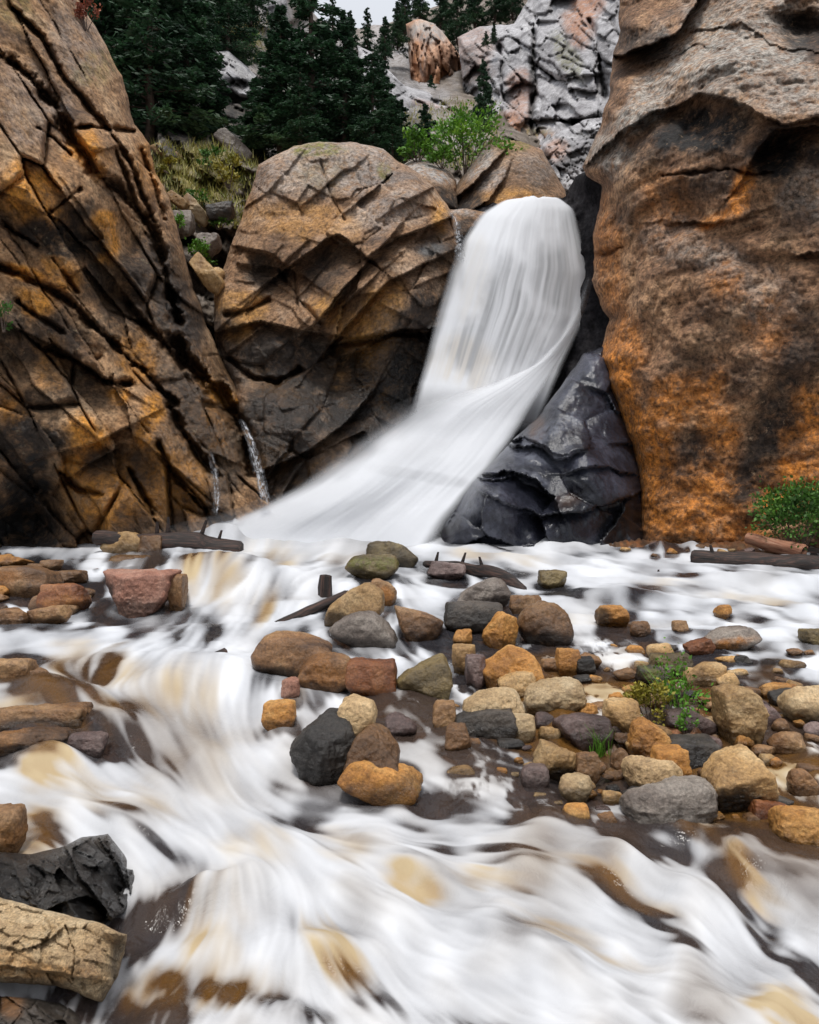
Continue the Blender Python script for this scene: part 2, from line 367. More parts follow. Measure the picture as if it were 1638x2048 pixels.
# ------------------------------------------------------------------ stream: bed and water
def gauss(lst, px, py):
    r = np.zeros(px.shape)
    for (cx, cy, rx, ry, rot, h) in lst:
        c, s = math.cos(math.radians(rot)), math.sin(math.radians(rot)); x = px - cx; y = py - cy
        r += h * np.exp(-((x * c + y * s) / rx) ** 2 - ((-x * s + y * c) / ry) ** 2)
    return r
BAR = [(1180, 1400, 330, 85, 4, .11), (1480, 1500, 260, 90, 8, .11), (1450, 1590, 240, 45, 10, .07), (960, 1330, 130, 90, 0, .08), (760, 1270, 110, 60, 0, .06),
       (40, 1175, 150, 55, 0, .22), (1480, 1094, 190, 12, 2, .42), (1250, 1092, 80, 7, 0, .3), (60, 1440, 170, 60, 10, .08), (20, 1690, 90, 30, 0, .08)]
HUMPS = [(455, 1150, 110, 20, 4, .20), (430, 1135, 130, 30, 0, .08), (420, 1165, 80, 22, 5, .12), (330, 1180, 40, 30, 0, .1), (520, 1160, 60, 22, 0, .1), (420, 1350, 130, 35, 10, .13), (330, 1385, 70, 30, 0, .1), (110, 1405, 120, 32, 10, .16),
         (90, 1465, 150, 26, 3, .12), (230, 1470, 60, 24, 10, .08), (100, 1520, 120, 22, 5, .07), (560, 1680, 170, 50, 15, .06), (830, 1735, 70, 24, 20, .06), (850, 1790, 80, 30, 20, -.04),
         (1290, 1745, 130, 26, 22, .06), (1470, 1715, 90, 30, 32, .035), (1500, 1800, 130, 34, 42, -.05), (1640, 1740, 90, 50, 20, .04), (1340, 1655, 62, 24, 15, .07), (1390, 1700, 50, 26, 30, .02),
         (440, 1790, 90, 30, -15, .09), (330, 1850, 110, 30, -15, -.05), (640, 1900, 90, 45, 10, .06), (560, 1960, 140, 30, 15, -.04), (1050, 1890, 220, 50, 18, .06), (250, 1650, 150, 40, 22, .05),
         (470, 1080, 130, 14, -8, .35), (620, 1075, 150, 14, 0, .3), (1230, 1195, 110, 14, 0, .12), (1000, 1120, 90, 10, 0, .08), (1480, 1160, 80, 9, 0, .1), (1600, 1170, 60, 9, 0, .12),
         (600, 1180, 80, 25, 0, .05), (850, 1265, 60, 22, 0, .06), (200, 1235, 180, 18, 0, -.05)]
for _i in range(46):
    HUMPS.append((random.uniform(330, 1300) if _i < 30 else random.uniform(900, 1640), random.uniform(1079, 1100), random.uniform(14, 46), random.uniform(3, 7), random.uniform(-8, 8), random.uniform(.03, .13)))
def grid(x0, x1, y0, y1, sx, sy):
    gx, gy = np.meshgrid(np.arange(x0, x1, sx), np.arange(y0, y1, sy)); H, W = gx.shape
    I = np.arange(H * W).reshape(H, W); F = np.stack([I[:-1, :-1], I[1:, :-1], I[1:, 1:], I[:-1, 1:]], -1).reshape(-1, 4)
    return gx.ravel().astype(float), gy.ravel().astype(float), F, (H, W)

px, py, F, _ = grid(-700, 2340, 1066, 2460, 3.4, 2.)
Y = Yof(py); V = at(px, py, Y)
z = -.13 - .012 * Y - .10 * sstep(3.6, 3.0, Y) + gauss(BAR, px, py)
R, du, dv, e = vor2(V[:, 0] * 8 + .3 * np.sin(V[:, 1] * 5), V[:, 1] * 5.5, 3); R2, du2, dv2, e2 = vor2(V[:, 0] * 17 + 3, V[:, 1] * 10, 8)
z += .055 * np.clip(e * 1.5, 0, 1) ** .6 * (1 + .6 * R[0]) + .018 * np.clip(e2, 0, 1) ** .6 * (1 + R2[0]) + .05 * fbm(V * np.array([.9, .9, 0]), 4, 2)
V[:, 2] += z
bed_o = link('stream_bed', npmesh('stream_bed', V, F, True, {'orange': np.clip(R[1], 0, 1), 'dark': np.clip(R[2] * .8, 0, 1)}), M['bed'])
tag(bed_o, 'brown pebbly bed of the stream showing through the water between the stones', 'stream bed', kind='structure')

STREAM = [[(720, 1078), (610, 1120), (480, 1180), (330, 1235), (200, 1265), (60, 1290), (-200, 1320)], [(560, 1120), (500, 1230), (430, 1330), (390, 1420), (430, 1520), (520, 1620), (680, 1700), (900, 1780), (1200, 1870), (1500, 1990), (1700, 2080)],
          [(-200, 1480), (0, 1510), (120, 1570), (300, 1640), (450, 1710), (560, 1745)], [(60, 1370), (150, 1390), (250, 1460), (320, 1530), (420, 1610), (540, 1690)], [(300, 1310), (230, 1350), (170, 1400), (120, 1450)],
          [(640, 1640), (820, 1645), (1000, 1655), (1200, 1690), (1400, 1770), (1540, 1880), (1700, 2000)], [(850, 1100), (1000, 1118), (1300, 1170), (1638, 1240), (2100, 1330)], [(1000, 1300), (1300, 1315), (1800, 1350)],
          [(380, 1560), (430, 1660), (430, 1760), (370, 1860), (290, 1960), (240, 2080)], [(470, 1620), (540, 1700), (580, 1790), (575, 1880), (520, 1970), (450, 2080)], [(1420, 1650), (1560, 1690), (1800, 1770)], [(740, 1400), (780, 1470), (850, 1530), (1000, 1590)],
          [(680, 1230), (590, 1265), (500, 1300)], [(640, 1290), (700, 1330), (770, 1400)], [(720, 1800), (900, 1890), (1100, 1970), (1350, 2100)], [(620, 1880), (720, 1980), (800, 2080)], [(900, 1540), (1100, 1590), (1350, 1640)],
          [(1240, 1740), (1400, 1830), (1560, 1960)], [(1300, 1640), (1350, 1630), (1410, 1660), (1450, 1720)], [(40, 1420), (160, 1430), (230, 1490)], [(350, 1150), (345, 1200), (330, 1240)], [(420, 1150), (410, 1200), (395, 1250)], [(530, 1180), (520, 1230), (490, 1270)]]
SX, SY = 3., 2.6
px, py, F, (H, W) = grid(-700, 2340, 1068, 2400, SX, SY)
Y = Yof(py); V = at(px, py, Y)
nx = np.zeros(px.shape); ny = nx.copy()
for ln in STREAM:
    P = np.array(ln, float)
    for i in range(len(P) - 1):
        a, b = P[i], P[i + 1]; d = b - a; L = np.hypot(*d); t = np.clip(((px - a[0]) * d[0] + (py - a[1]) * d[1]) / L ** 2, 0, 1)
        D = (px - a[0] - t * d[0]) ** 2 + ((py - a[1] - t * d[1]) * 1.3) ** 2; wgt = 1 / (D + 700) ** 1.6 * min(L, 150)
        nx += wgt * d[0] / L; ny += wgt * d[1] / L
l_ = np.hypot(nx, ny) + 1e-12; fx = (nx / l_ / SX).reshape(H, W); fy = (ny / l_ / SY).reshape(H, W)
def blur(a, s):
    fy_ = np.fft.fftfreq(a.shape[0])[:, None]; fx_ = np.fft.rfftfreq(a.shape[1])[None]
    return np.fft.irfft2(np.fft.rfft2(a) * np.exp(-2 * (math.pi * s) ** 2 * (fx_ ** 2 + fy_ ** 2)), a.shape)
RF = (.75 + .25 * sstep(1150, 1600, py)).reshape(H, W)
def smear(src, n, st):
    yy0, xx0 = np.mgrid[0:H, 0:W].astype(float); acc = src.copy(); wt = 1.
    for sg in (1, -1):
        x, y = xx0.copy(), yy0.copy()
        for k_ in range(n):
            xi = np.clip(x.round().astype(int), 0, W - 1); yi = np.clip(y.round().astype(int), 0, H - 1); s_ = sg * st * RF[yi, xi]
            x = x + s_ * fx[yi, xi]; y = y + s_ * fy[yi, xi]
            acc = acc + src[np.clip(y.round().astype(int), 0, H - 1), np.clip(x.round().astype(int), 0, W - 1)] * (1 - k_ / n)
        wt += sum(1 - k_ / n for k_ in range(n))
    return acc / wt
def lic(sig, n, st, seed):
    """noise drawn out along the current"""
    src = blur(np.random.default_rng(seed).standard_normal((H, W)), sig) if sig else np.random.default_rng(seed).standard_normal((H, W))
    acc = smear(src, n, st)
    acc = blur(acc, .6); return ((acc - acc.mean()) / acc.std()).ravel()
lf, lm, lc, lw = lic(1.3, 13, 3., 1), lic(4.0, 12, 3.5, 2), lic(9., 10, 4.5, 3), lic(15., 9, 5., 4)
calm = sstep(1330, 1480, py)                                     # near water is drawn out long, the riffle behind is choppy
DARK = [(190, 1350, 85, 32, -28, .85), (60, 1335, 90, 36, 0, .75), (120, 1425, 130, 34, 8, .85), (90, 1482, 150, 20, 3, .85), (225, 1490, 70, 20, 6, .75), (275, 1510, 70, 16, 36, .75), (300, 1690, 110, 16, 25, .55), (250, 1640, 60, 14, 20, .5),
        (320, 1830, 110, 40, -18, 1.), (390, 1965, 150, 42, 5, .85), (560, 2000, 110, 34, 20, .8), (700, 1950, 60, 16, 22, .7), (280, 2040, 120, 50, 0, .8), (160, 2010, 130, 60, 0, .9), (260, 1880, 60, 40, 0, .8), (760, 2000, 80, 14, 18, .6), (960, 2035, 120, 14, 5, .6),
        (1470, 1775, 110, 22, 40, .9), (1570, 1885, 110, 26, 45, .95), (1640, 1950, 60, 16, 40, .8), (1250, 1790, 150, 18, 25, .55), (1330, 1860, 120, 12, 32, .5), (1120, 1640, 240, 20, 3, .75), (930, 1610, 180, 18, 0, .8), (1240, 1680, 120, 18, 14, .6),
        (960, 1700, 150, 10, 6, .4), (1100, 1740, 140, 10, 8, .35), (1250, 1430, 380, 150, 4, .9), (1120, 1560, 220, 60, 4, .9), (1520, 1560, 220, 80, 8, .95), (1000, 1500, 130, 70, 0, .95), (1280, 1390, 420, 110, 4, 1.), (1400, 1500, 330, 120, 4, 1.), (980, 1340, 150, 90, 0, .8), (1000, 1250, 120, 40, 0, .5), (860, 1440, 40, 50, 0, .5), (760, 1420, 50, 30, 0, .45),
        (1400, 1285, 200, 26, 4, .6), (1250, 1290, 120, 22, 0, .7), (1580, 1385, 160, 40, 3, .7), (40, 1165, 120, 60, 0, .7), (1250, 1205, 90, 12, 0, .6), (1330, 1150, 60, 7, 4, .8), (1110, 1175, 40, 10, 0, .5), (40, 1660, 90, 36, 0, .9),
        (1450, 1096, 170, 9, 2, .9), (420, 1240, 20, 40, 0, .3), (1370, 1660, 46, 26, 20, .7), (600, 1330, 50, 30, 0, .5), (560, 1275, 50, 14, 0, .5), (850, 1240, 60, 14, 0, .4), (980, 1150, 90, 12, 0, .4), (700, 1155, 60, 10, 0, .4), (430, 1000, 40, 20, 0, .3)]
for _i in range(60):
    DARK.append((random.uniform(300, 1640), random.uniform(1094, 1290), random.uniform(30, 120), random.uniform(2.5, 6.5), random.uniform(-4, 8), random.uniform(.3, .7)))
for _i in range(26):
    DARK.append((random.uniform(560, 1640), random.uniform(1650, 2040), random.uniform(60, 160), random.uniform(5, 12), random.uniform(12, 32), random.uniform(.08, .20)))
TAN = [(1000, 1118, 120, 10, 3, .3), (1250, 1250, 120, 12, 4, .3), (1500, 1200, 120, 12, 5, .35), (560, 1110, 90, 12, 0, .4), (700, 1120, 60, 10, 0, .3), (820, 1755, 70, 28, 20, .75), (690, 1690, 70, 40, 15, .3), (520, 1700, 80, 40, 0, .25), (385, 1855, 16, 60, 8, .7), (690, 1935, 70, 24, 25, .75), (640, 1870, 50, 40, 30, .55), (1500, 1760, 80, 20, 40, .6), (1250, 1775, 130, 24, 25, .45),
       (1590, 2030, 110, 40, 35, .75), (350, 1415, 80, 60, 10, .35), (95, 1545, 44, 32, 0, 1.), (200, 1590, 160, 40, 15, .3), (430, 1175, 80, 34, 8, .75), (515, 1225, 26, 40, 0, .7), (400, 1190, 14, 44, 0, .6), (560, 1140, 60, 12, 0, .5),
       (1150, 1880, 160, 26, 20, .3), (450, 1860, 60, 120, 0, .25), (1400, 1660, 40, 30, 20, .6), (390, 1970, 150, 44, 0, .5), (420, 1520, 120, 120, 0, .12), (1310, 1170, 70, 10, 0, .4), (1480, 1560, 200, 80, 8, .6), (1250, 1430, 300, 120, 0, .6),
       (150, 1360, 150, 60, 0, .4), (100, 1440, 140, 50, 0, .55), (30, 1680, 100, 60, 0, .8), (600, 1390, 20, 20, 0, .4), (1170, 1740, 90, 18, 10, .3), (960, 1760, 90, 20, 15, .3)]
WATER_PX = (px, py)
wpx, wpy = px + 8 * lm, py + 4 * lf
n1 = blur(np.random.default_rng(9).standard_normal((H, W)), 3.).ravel(); n1 /= n1.std(); n2 = blur(np.random.default_rng(10).standard_normal((H, W)), 1.3).ravel(); n2 /= n2.std()
dk = smear((spots(DARK, wpx, wpy, 3, .5, 70.) * np.clip(1 + .45 * n1 + .3 * n2, 0, 2)).reshape(H, W), 13, 2.4).ravel()      # slack and deep water, drawn out by the current
tn = smear((spots(TAN, wpx, wpy, 4, .6, 70.) * np.clip(1 + .5 * n1 + .3 * n2, 0, 2)).reshape(H, W), 12, 2.8).ravel()
chop = fbm(np.stack([V[:, 0] * .8 + .25 * V[:, 1], V[:, 1] * 1.25 - .1 * V[:, 0], 0 * px], -1), 5, 12, .6, True)
froth = fbm(np.stack([V[:, 0] * 2.2 + .06 * lm, V[:, 1] * 1.5 + .06 * lc, 0 * px], -1), 4, 71, .55)
foam = .73 - .90 * dk + (.035 + .08 * dk) * lf * (.45 + .55 * calm) + (.045 + .07 * dk) * lm + .07 * np.minimum(lc, .7) - .22 * np.clip(lw - .3, 0, 1.5) * calm + .16 * np.minimum(froth, .3) * calm + (1 - calm) * (.48 * np.minimum(chop + .15, .1) + .05 * lf + .06 * lm)  # chop term greys the far troughs: wave shading painted as thinner foam
tan_ = tn * 1.15 + (.07 + .34 * np.clip(-froth, 0, .6)) * calm + (1 - calm) * .25 * np.clip(-chop - .1, 0, 1) + .10 * np.clip(lw, 0, 1.6) * calm + .05 * np.clip(lc, 0, 2)
bar_ = spots([(1250, 1420, 420, 130, 4, 1), (1500, 1540, 200, 110, 6, 1), (980, 1450, 150, 90, 0, .8), (1120, 1590, 260, 40, 3, .8)], px, py, 6, .4, 60.)
brk = fbm(np.stack([V[:, 0] * 7, V[:, 1] * 3.2, 0 * px], -1), 5, 44, .65)                                              # broken water between the stones
foam = foam * (1 - .5 * bar_) + bar_ * (.85 * sstep(-.08, .20, brk) + .05 * lf)
Hh = gauss(HUMPS, px, py)
V[:, 2] += Hh + Y * (.0003 * lf + .0013 * lm * (.3 + .7 * calm) + .0036 * lc * calm + .005 * lw * calm) + bar_ * .02 * brk + (1 - calm) * (.05 * chop + .012 * fbm(V * np.array([4, 4, 0]), 3, 5))
foam = np.clip(foam, 0.02, 1); FOAM = foam; LF = lf; LM = lm
water = link('stream_water', npmesh('stream_water', V, F, True, {'foam': foam, 'tan': np.clip(tan_, 0, 1), 'alpha': np.clip(.60 + foam * 1.1, 0, 1)}), M['water'])
tag(water, 'foaming white stream water with tan and brown patches running through the stones', 'stream', kind='structure')

# ------------------------------------------------------------------ the falls
def pl3(pts, t):
    P = np.array(pts, float); L = np.concatenate([[0], np.cumsum(np.hypot(np.diff(P[:, 0]), np.diff(P[:, 1])) + np.abs(np.diff(P[:, 2])) * 40)]); L /= L[-1]
    return np.stack([np.interp(t, L, P[:, k_]) for k_ in range(3)], -1)
def smooth_pl(pts, t):
    a = pl3(pts, np.linspace(0, 1, 200)); 
    for _ in range(12): a[1:-1] = (a[:-2] + 2 * a[1:-1] + a[2:]) / 4
    return np.stack([np.interp(t, np.linspace(0, 1, 200), a[:, k_]) for k_ in range(3)], -1)
def sheet(name, left, right, nr, ncl, bulge, soft, seed, thin=(), tan=(), lift=(), fs=22., amp=.05, topfade=0.03, botfade=.0, contrast=.16, softl=1., fmax=1., broken=0., grow=0.):
    t = np.linspace(0, 1, nr); s = np.linspace(0, 1, ncl)
    A, B = smooth_pl(left, t), smooth_pl(right, t)
    S, T = np.meshgrid(s, t); P = A[:, None] * (1 - S)[..., None] + B[:, None] * S[..., None]
    q = lambda f, g, k_: fbm(np.stack([S.ravel() * f, T.ravel() * g, np.full(S.size, k_ * 3.3)], -1), 4, seed + k_, .6)
    st, st2, st3 = q(fs, 1.1, 1), q(fs * 3, 2.2, 2), q(5, 1.2, 3)
    if grow: g_ = .12 + .88 * sstep(0, grow, T.ravel()); st, st2, st3 = st * g_, st2 * g_, st3 * g_
    px = P[..., 0].ravel(); py = P[..., 1].ravel(); Yd = P[..., 2].ravel()
    Yd = Yd - bulge * np.sin(math.pi * S.ravel()) ** .8 - amp * (st * .25 + st2 * .03 + st3 * 2.4)
    Yd -= gauss(lift, px, py)
    ew = soft * (1 + .5 * st + .5 * q(1.5, 5, 6)); eL = np.minimum(S.ravel() / (softl + (1.3 - softl) * sstep(.45, .85, T.ravel())), 1 - S.ravel())
    al = sstep(0, 1, np.clip(eL / np.maximum(ew, .01), 0, 1)) * np.clip(T.ravel() / max(topfade, 1e-4), 0, 1)
    if botfade: al = al * np.clip((1 - T.ravel()) / botfade, 0, 1)
    th = spots(thin, px + 10 * st, py, seed, .5, 60.)
    fo = np.clip(fmax + contrast * (st + .6 * st2) * (.25 + 1.6 * th) - .22 * th, 0, 1); al = np.clip(al * (1 - .45 * th * np.clip(.6 - st * 2.0, 0, 1)), 0, 1)
    if broken: al = al * (1 - broken + broken * sstep(-.12, .22, q(9, 26, 8) + .5 * q(22, 70, 9)))
    tn = np.clip(spots(tan, px, py, seed + 2, .5, 60.) * (.6 + st), 0, 1)
    py = py + 5 * fbm(np.stack([px / 14., 0 * px, 0 * px + seed], -1), 3, seed) * np.clip(1 - T.ravel() * 12, 0, 1)
    V = at(px, py, Yd)
    I = np.arange(nr * ncl).reshape(nr, ncl); F = np.stack([I[:-1, :-1], I[1:, :-1], I[1:, 1:], I[:-1, 1:]], -1).reshape(-1, 4)
    return link(name, npmesh(name, V, F, True, {'foam': fo, 'alpha': al, 'tan': tn}), M['water'])
fall = sheet('waterfall', [(1062, 394, 21.6), (1005, 400, 21.2), (955, 428, 20.7), (922, 480, 20.2), (896, 540, 19.9), (872, 620, 19.6), (848, 720, 19.2), (810, 850, 18.4)],
             [(1074, 393, 21.6), (1118, 394, 21.4), (1150, 418, 21.2), (1166, 480, 20.9), (1182, 550, 20.5), (1172, 640, 20.1), (1125, 740, 19.6), (1070, 870, 18.6)], 260, 170, .55, .06, 5,
             thin=[(1010, 640, 70, 110, 0, .85), (950, 690, 50, 70, 0, .7), (1110, 560, 60, 90, 10, .85), (1150, 480, 25, 90, 0, .7), (1060, 480, 20, 40, 0, .3)], tan=[(925, 720, 60, 60, 0, .35), (940, 560, 40, 100, 0, .2)], botfade=.16, fs=20., amp=.03, topfade=.001, contrast=.055, softl=1.6, grow=.35)
tag(fall, 'white silky waterfall plunging over the notch between tan boulder and orange cliff', 'waterfall', kind='structure')
chute = sheet('waterfall', [(1176, 545, 20.1), (1146, 620, 19.7), (1106, 690, 19.3), (1050, 742, 19.0), (950, 775, 18.7), (815, 805, 18.4), (735, 860, 18.0), (665, 915, 17.5), (585, 975, 17.0), (500, 1020, 16.6), (400, 1062, 16.1), (330, 1110, 15.7)],
              [(1190, 552, 20.1), (1172, 620, 19.7), (1132, 700, 19.2), (1092, 770, 18.7), (1052, 840, 18.2), (1002, 920, 17.4), (945, 985, 16.8), (905, 1035, 16.3), (880, 1075, 15.9), (860, 1110, 15.6)], 300, 220, .3, .085, 15,
              thin=[(880, 870, 160, 30, -28, .22), (830, 950, 110, 14, 10, .3), (1140, 640, 18, 90, 20, .5), (700, 930, 60, 20, -35, .3)], lift=[(720, 960, 110, 50, -20, .5), (900, 800, 170, 60, -10, .12), (620, 1020, 120, 40, -10, .35)], fs=7., amp=.025, topfade=.34, contrast=.035, softl=5.0, grow=.95)
tag(chute, 'white fan of water sliding down the rock ramp into the stream pool', 'waterfall', kind='structure')
def trickle(label, left, right, seed, soft=.3):
    o = sheet('trickle', left, right, 160, 26, .05, soft, seed, fs=6, amp=.03, topfade=.1, botfade=.08, contrast=.5, fmax=.66, broken=.95, thin=[(left[0][0], (left[0][1] + left[-1][1]) / 2, 60, 300, 0, .95)])
    tag(o, label, 'waterfall', kind='structure')
trickle('thin white side spill in the gap between tan boulder and main fall', [(893, 420, 20.3), (905, 440, 20.0), (908, 470, 19.7), (905, 520, 19.4)], [(903, 420, 20.3), (920, 440, 20.0), (930, 480, 19.7), (935, 530, 19.4)], 31)
trickle('narrow trickle in the dark cleft at the foot of the left cliff', [(474, 838, 16.6), (490, 880, 16.4), (503, 940, 16.2), (515, 1010, 16.0)], [(488, 838, 16.6), (510, 880, 16.4), (530, 940, 16.2), (545, 1010, 16.0)], 32)
trickle('faint trickle down the brown slab left of the dark cleft', [(412, 900, 15.9), (420, 940, 15.75), (424, 990, 15.6), (420, 1030, 15.4)], [(426, 900, 15.9), (438, 940, 15.75), (444, 990, 15.6), (440, 1030, 15.4)], 33, .45)

# spray hanging over the foot of the fall
mm = bpy.data.materials.new('spray'); mm.use_nodes = True; mt = mm.node_tree; mt.nodes.clear()
mo = mt.nodes.new('ShaderNodeOutputMaterial'); mv = mt.nodes.new('ShaderNodeVolumePrincipled'); mv.inputs['Color'].default_value = (.95, .96, 1, 1); mv.inputs['Density'].default_value = .11; mv.inputs['Anisotropy'].default_value = .2
mt.links.new(mv.outputs[0], mo.inputs['Volume'])
for (x, y, Yd, ra, rb, rc) in [(640, 1020, 15.6, 2.4, .7, .55), (500, 1050, 15.2, 1.5, .6, .4), (860, 850, 18.0, 1.5, .6, .8), (760, 930, 16.8, 1.6, .6, .6), (420, 1066, 14.9, 1.5, .5, .35), (800, 1060, 15.2, 1.6, .5, .4), (690, 1010, 15.4, 1.5, .5, .7)]:
    bm = bmesh.new(); bmesh.ops.create_icosphere(bm, subdivisions=4, radius=1.0)
    for v in bm.verts: v.co = Vector((v.co.x * ra, v.co.y * rb, v.co.z * rc + .18 * v.co.x * ra))
    me = bpy.data.meshes.new('mist'); bm.to_mesh(me); bm.free()
    tag(link('mist', me, mm, None, tuple(at(np.array([x]), np.array([y]), np.array([Yd]))[0])), 'thin white spray drifting over the foot of the waterfall', 'mist', kind='stuff')

# ------------------------------------------------------------------ cliffs
FO = 57
o = relief('cliff', M['left_cliff'],
    [(-320, -260), (60, -260), (120, -60), (165, 10), (205, 80), (245, 150), (268, 250), (300, 290), (312, 345), (340, 400), (352, 450), (372, 520), (392, 590), (425, 680), (470, 770), (500, 850), (525, 930), (548, 1010), (545, 1060), (480, 1110), (-320, 1180)],
    [(-300, 1150, 13.4), (-300, 500, 12.8), (-300, -200, 14.0), (0, 1100, 14.9), (0, 600, 14.2), (0, 100, 15.0), (150, 1090, 15.3), (200, 600, 15.6), (140, 0, 17.4), (250, 200, 17.6), (300, 420, 17.4), (380, 640, 17.4), (480, 850, 17.3), (540, 1050, 16.6), (400, 1060, 15.9), (300, 860, 15.7), (120, 840, 14.8), (240, 380, 16.4)],
    2.6, seed=3, warp=4.5, nz=(.17, .8, 7), roundm=1.3, roundpx=60, back=5, kind='structure',
    blocks=[(330, 80, FO, .45, .45, .45, .035), (170, 56, FO - 4, .22, .25, .14, .04)], fold=(.03, 13, FO), lowmask=(260, 520),
    cracks=[([(0, 111), (56, 150), (103, 205), (141, 274), (188, 342), (240, 385), (290, 436), (312, 480), (335, 560), (352, 640)], 11, 1.1), ([(26, 17), (85, 77), (128, 158), (184, 222), (222, 265), (256, 320), (290, 406), (308, 444)], 6, .8),
            ([(150, 255), (205, 255), (265, 262)], 5, .7), ([(75, 255), (110, 280), (140, 310)], 4, .5), ([(0, 535), (48, 554), (103, 580), (147, 612), (198, 660), (249, 708), (286, 740), (322, 781), (352, 806)], 8, .9), ([(0, 448), (40, 470), (73, 492)], 6, .6),
            ([(106, 521), (154, 583)], 5, .5), ([(37, 605), (73, 634), (128, 664)], 5, .5), ([(80, 693), (147, 719), (205, 759), (256, 770)], 9, .8), ([(256, 605), (300, 664), (340, 700), (366, 730)], 10, .9), ([(337, 806), (370, 872), (403, 920), (432, 950)], 9, .8),
            ([(315, 887), (340, 942), (381, 990), (414, 1023)], 6, .7), ([(256, 938), (285, 986), (304, 1030)], 5, .6), ([(121, 942), (154, 979), (205, 990)], 6, .6), ([(348, 686), (388, 737), (440, 781), (472, 832), (491, 894), (502, 950)], 14, 1.4), ([(162, 376), (98, 427)], 5, .4),
            ([(230, 300), (262, 380), (290, 450)], 5, .7), ([(280, 300), (310, 380), (325, 440)], 6, .7)],
    ledges=[([(0, 380), (120, 440), (230, 560), (330, 690)], .35, 45), ([(0, 640), (110, 690), (220, 760)], .45, 40), ([(120, 905), (200, 880), (260, 850)], .5, 40), ([(150, 945), (180, 925), (215, 905)], .3, 30)],
    bumps=[(70, 1020, 60, 70, 0, -1.1), (20, 1060, 80, 40, 0, -.8), (234, 583, 40, 30, 0, -.7), (265, 480, 40, 50, 30, -.45), (190, 300, 35, 60, -30, .4), (70, 380, 110, 70, 20, .35), (170, 850, 60, 45, -20, .5), (215, 1000, 90, 50, 0, .4), (60, 720, 60, 40, 0, -.4), (420, 640, 40, 120, -25, -.7), (110, 480, 70, 30, 0, -.35)],
    paint={'orange': [(170, 300, 40, 55, -30, 1), (60, 390, 80, 60, 20, .9), (75, 600, 45, 35, 0, .9), (50, 545, 55, 18, 20, .9), (215, 490, 26, 60, 0, .9), (130, 550, 60, 30, 40, .7), (270, 720, 40, 60, -20, .8), (240, 792, 26, 22, 0, 1), (305, 812, 28, 34, 0, 1), (290, 862, 20, 40, 0, 1), (165, 870, 50, 40, 0, .9), (20, 820, 30, 40, 0, .6), (100, 730, 40, 60, 0, .6), (215, 1000, 90, 70, 0, .85), (330, 960, 80, 90, -30, .75), (440, 790, 70, 20, 40, 1), (410, 860, 60, 70, -30, .6), (150, 935, 30, 30, 0, .9), (300, 330, 30, 60, -20, .4), (210, 445, 26, 30, 0, .9)],
           'dark': [(150, 430, 60, 24, -35, .8), (200, 560, 60, 40, 0, .8), (80, 800, 80, 30, 0, .8), (200, 920, 60, 24, -20, .7), (110, 470, 110, 50, 20, .95), (60, 680, 130, 80, 10, .8), (140, 770, 90, 50, 20, .75), (250, 650, 60, 80, 0, .7), (50, 880, 90, 60, 0, .9), (340, 600, 60, 150, -20, .85), (400, 870, 50, 110, -25, .75), (40, 1050, 120, 60, 0, 1), (70, 980, 60, 90, 0, 1), (280, 540, 60, 60, 0, .85), (20, 620, 30, 40, 0, .8), (230, 380, 40, 30, 0, .5), (360, 780, 60, 60, 0, .7), (280, 930, 30, 60, -20, .5), (460, 900, 50, 130, 0, .6)],  # dark: black stains, and shade painted into the cave at the foot
           'grey': [(60, 200, 90, 90, 0, .3), (160, 100, 60, 100, 0, .3)], 'green': [(30, 20, 40, 40, 0, .4), (190, 140, 50, 40, 0, .35)],
           'wet': [(330, 960, 150, 130, 0, .8), (430, 830, 100, 160, 0, .7), (200, 1010, 130, 80, 0, .5), (60, 980, 120, 140, 0, .6), (330, 650, 60, 160, 0, .5)]})
tag(o, 'cracked brown and orange cliff with slanting slabs at the left side', 'cliff')

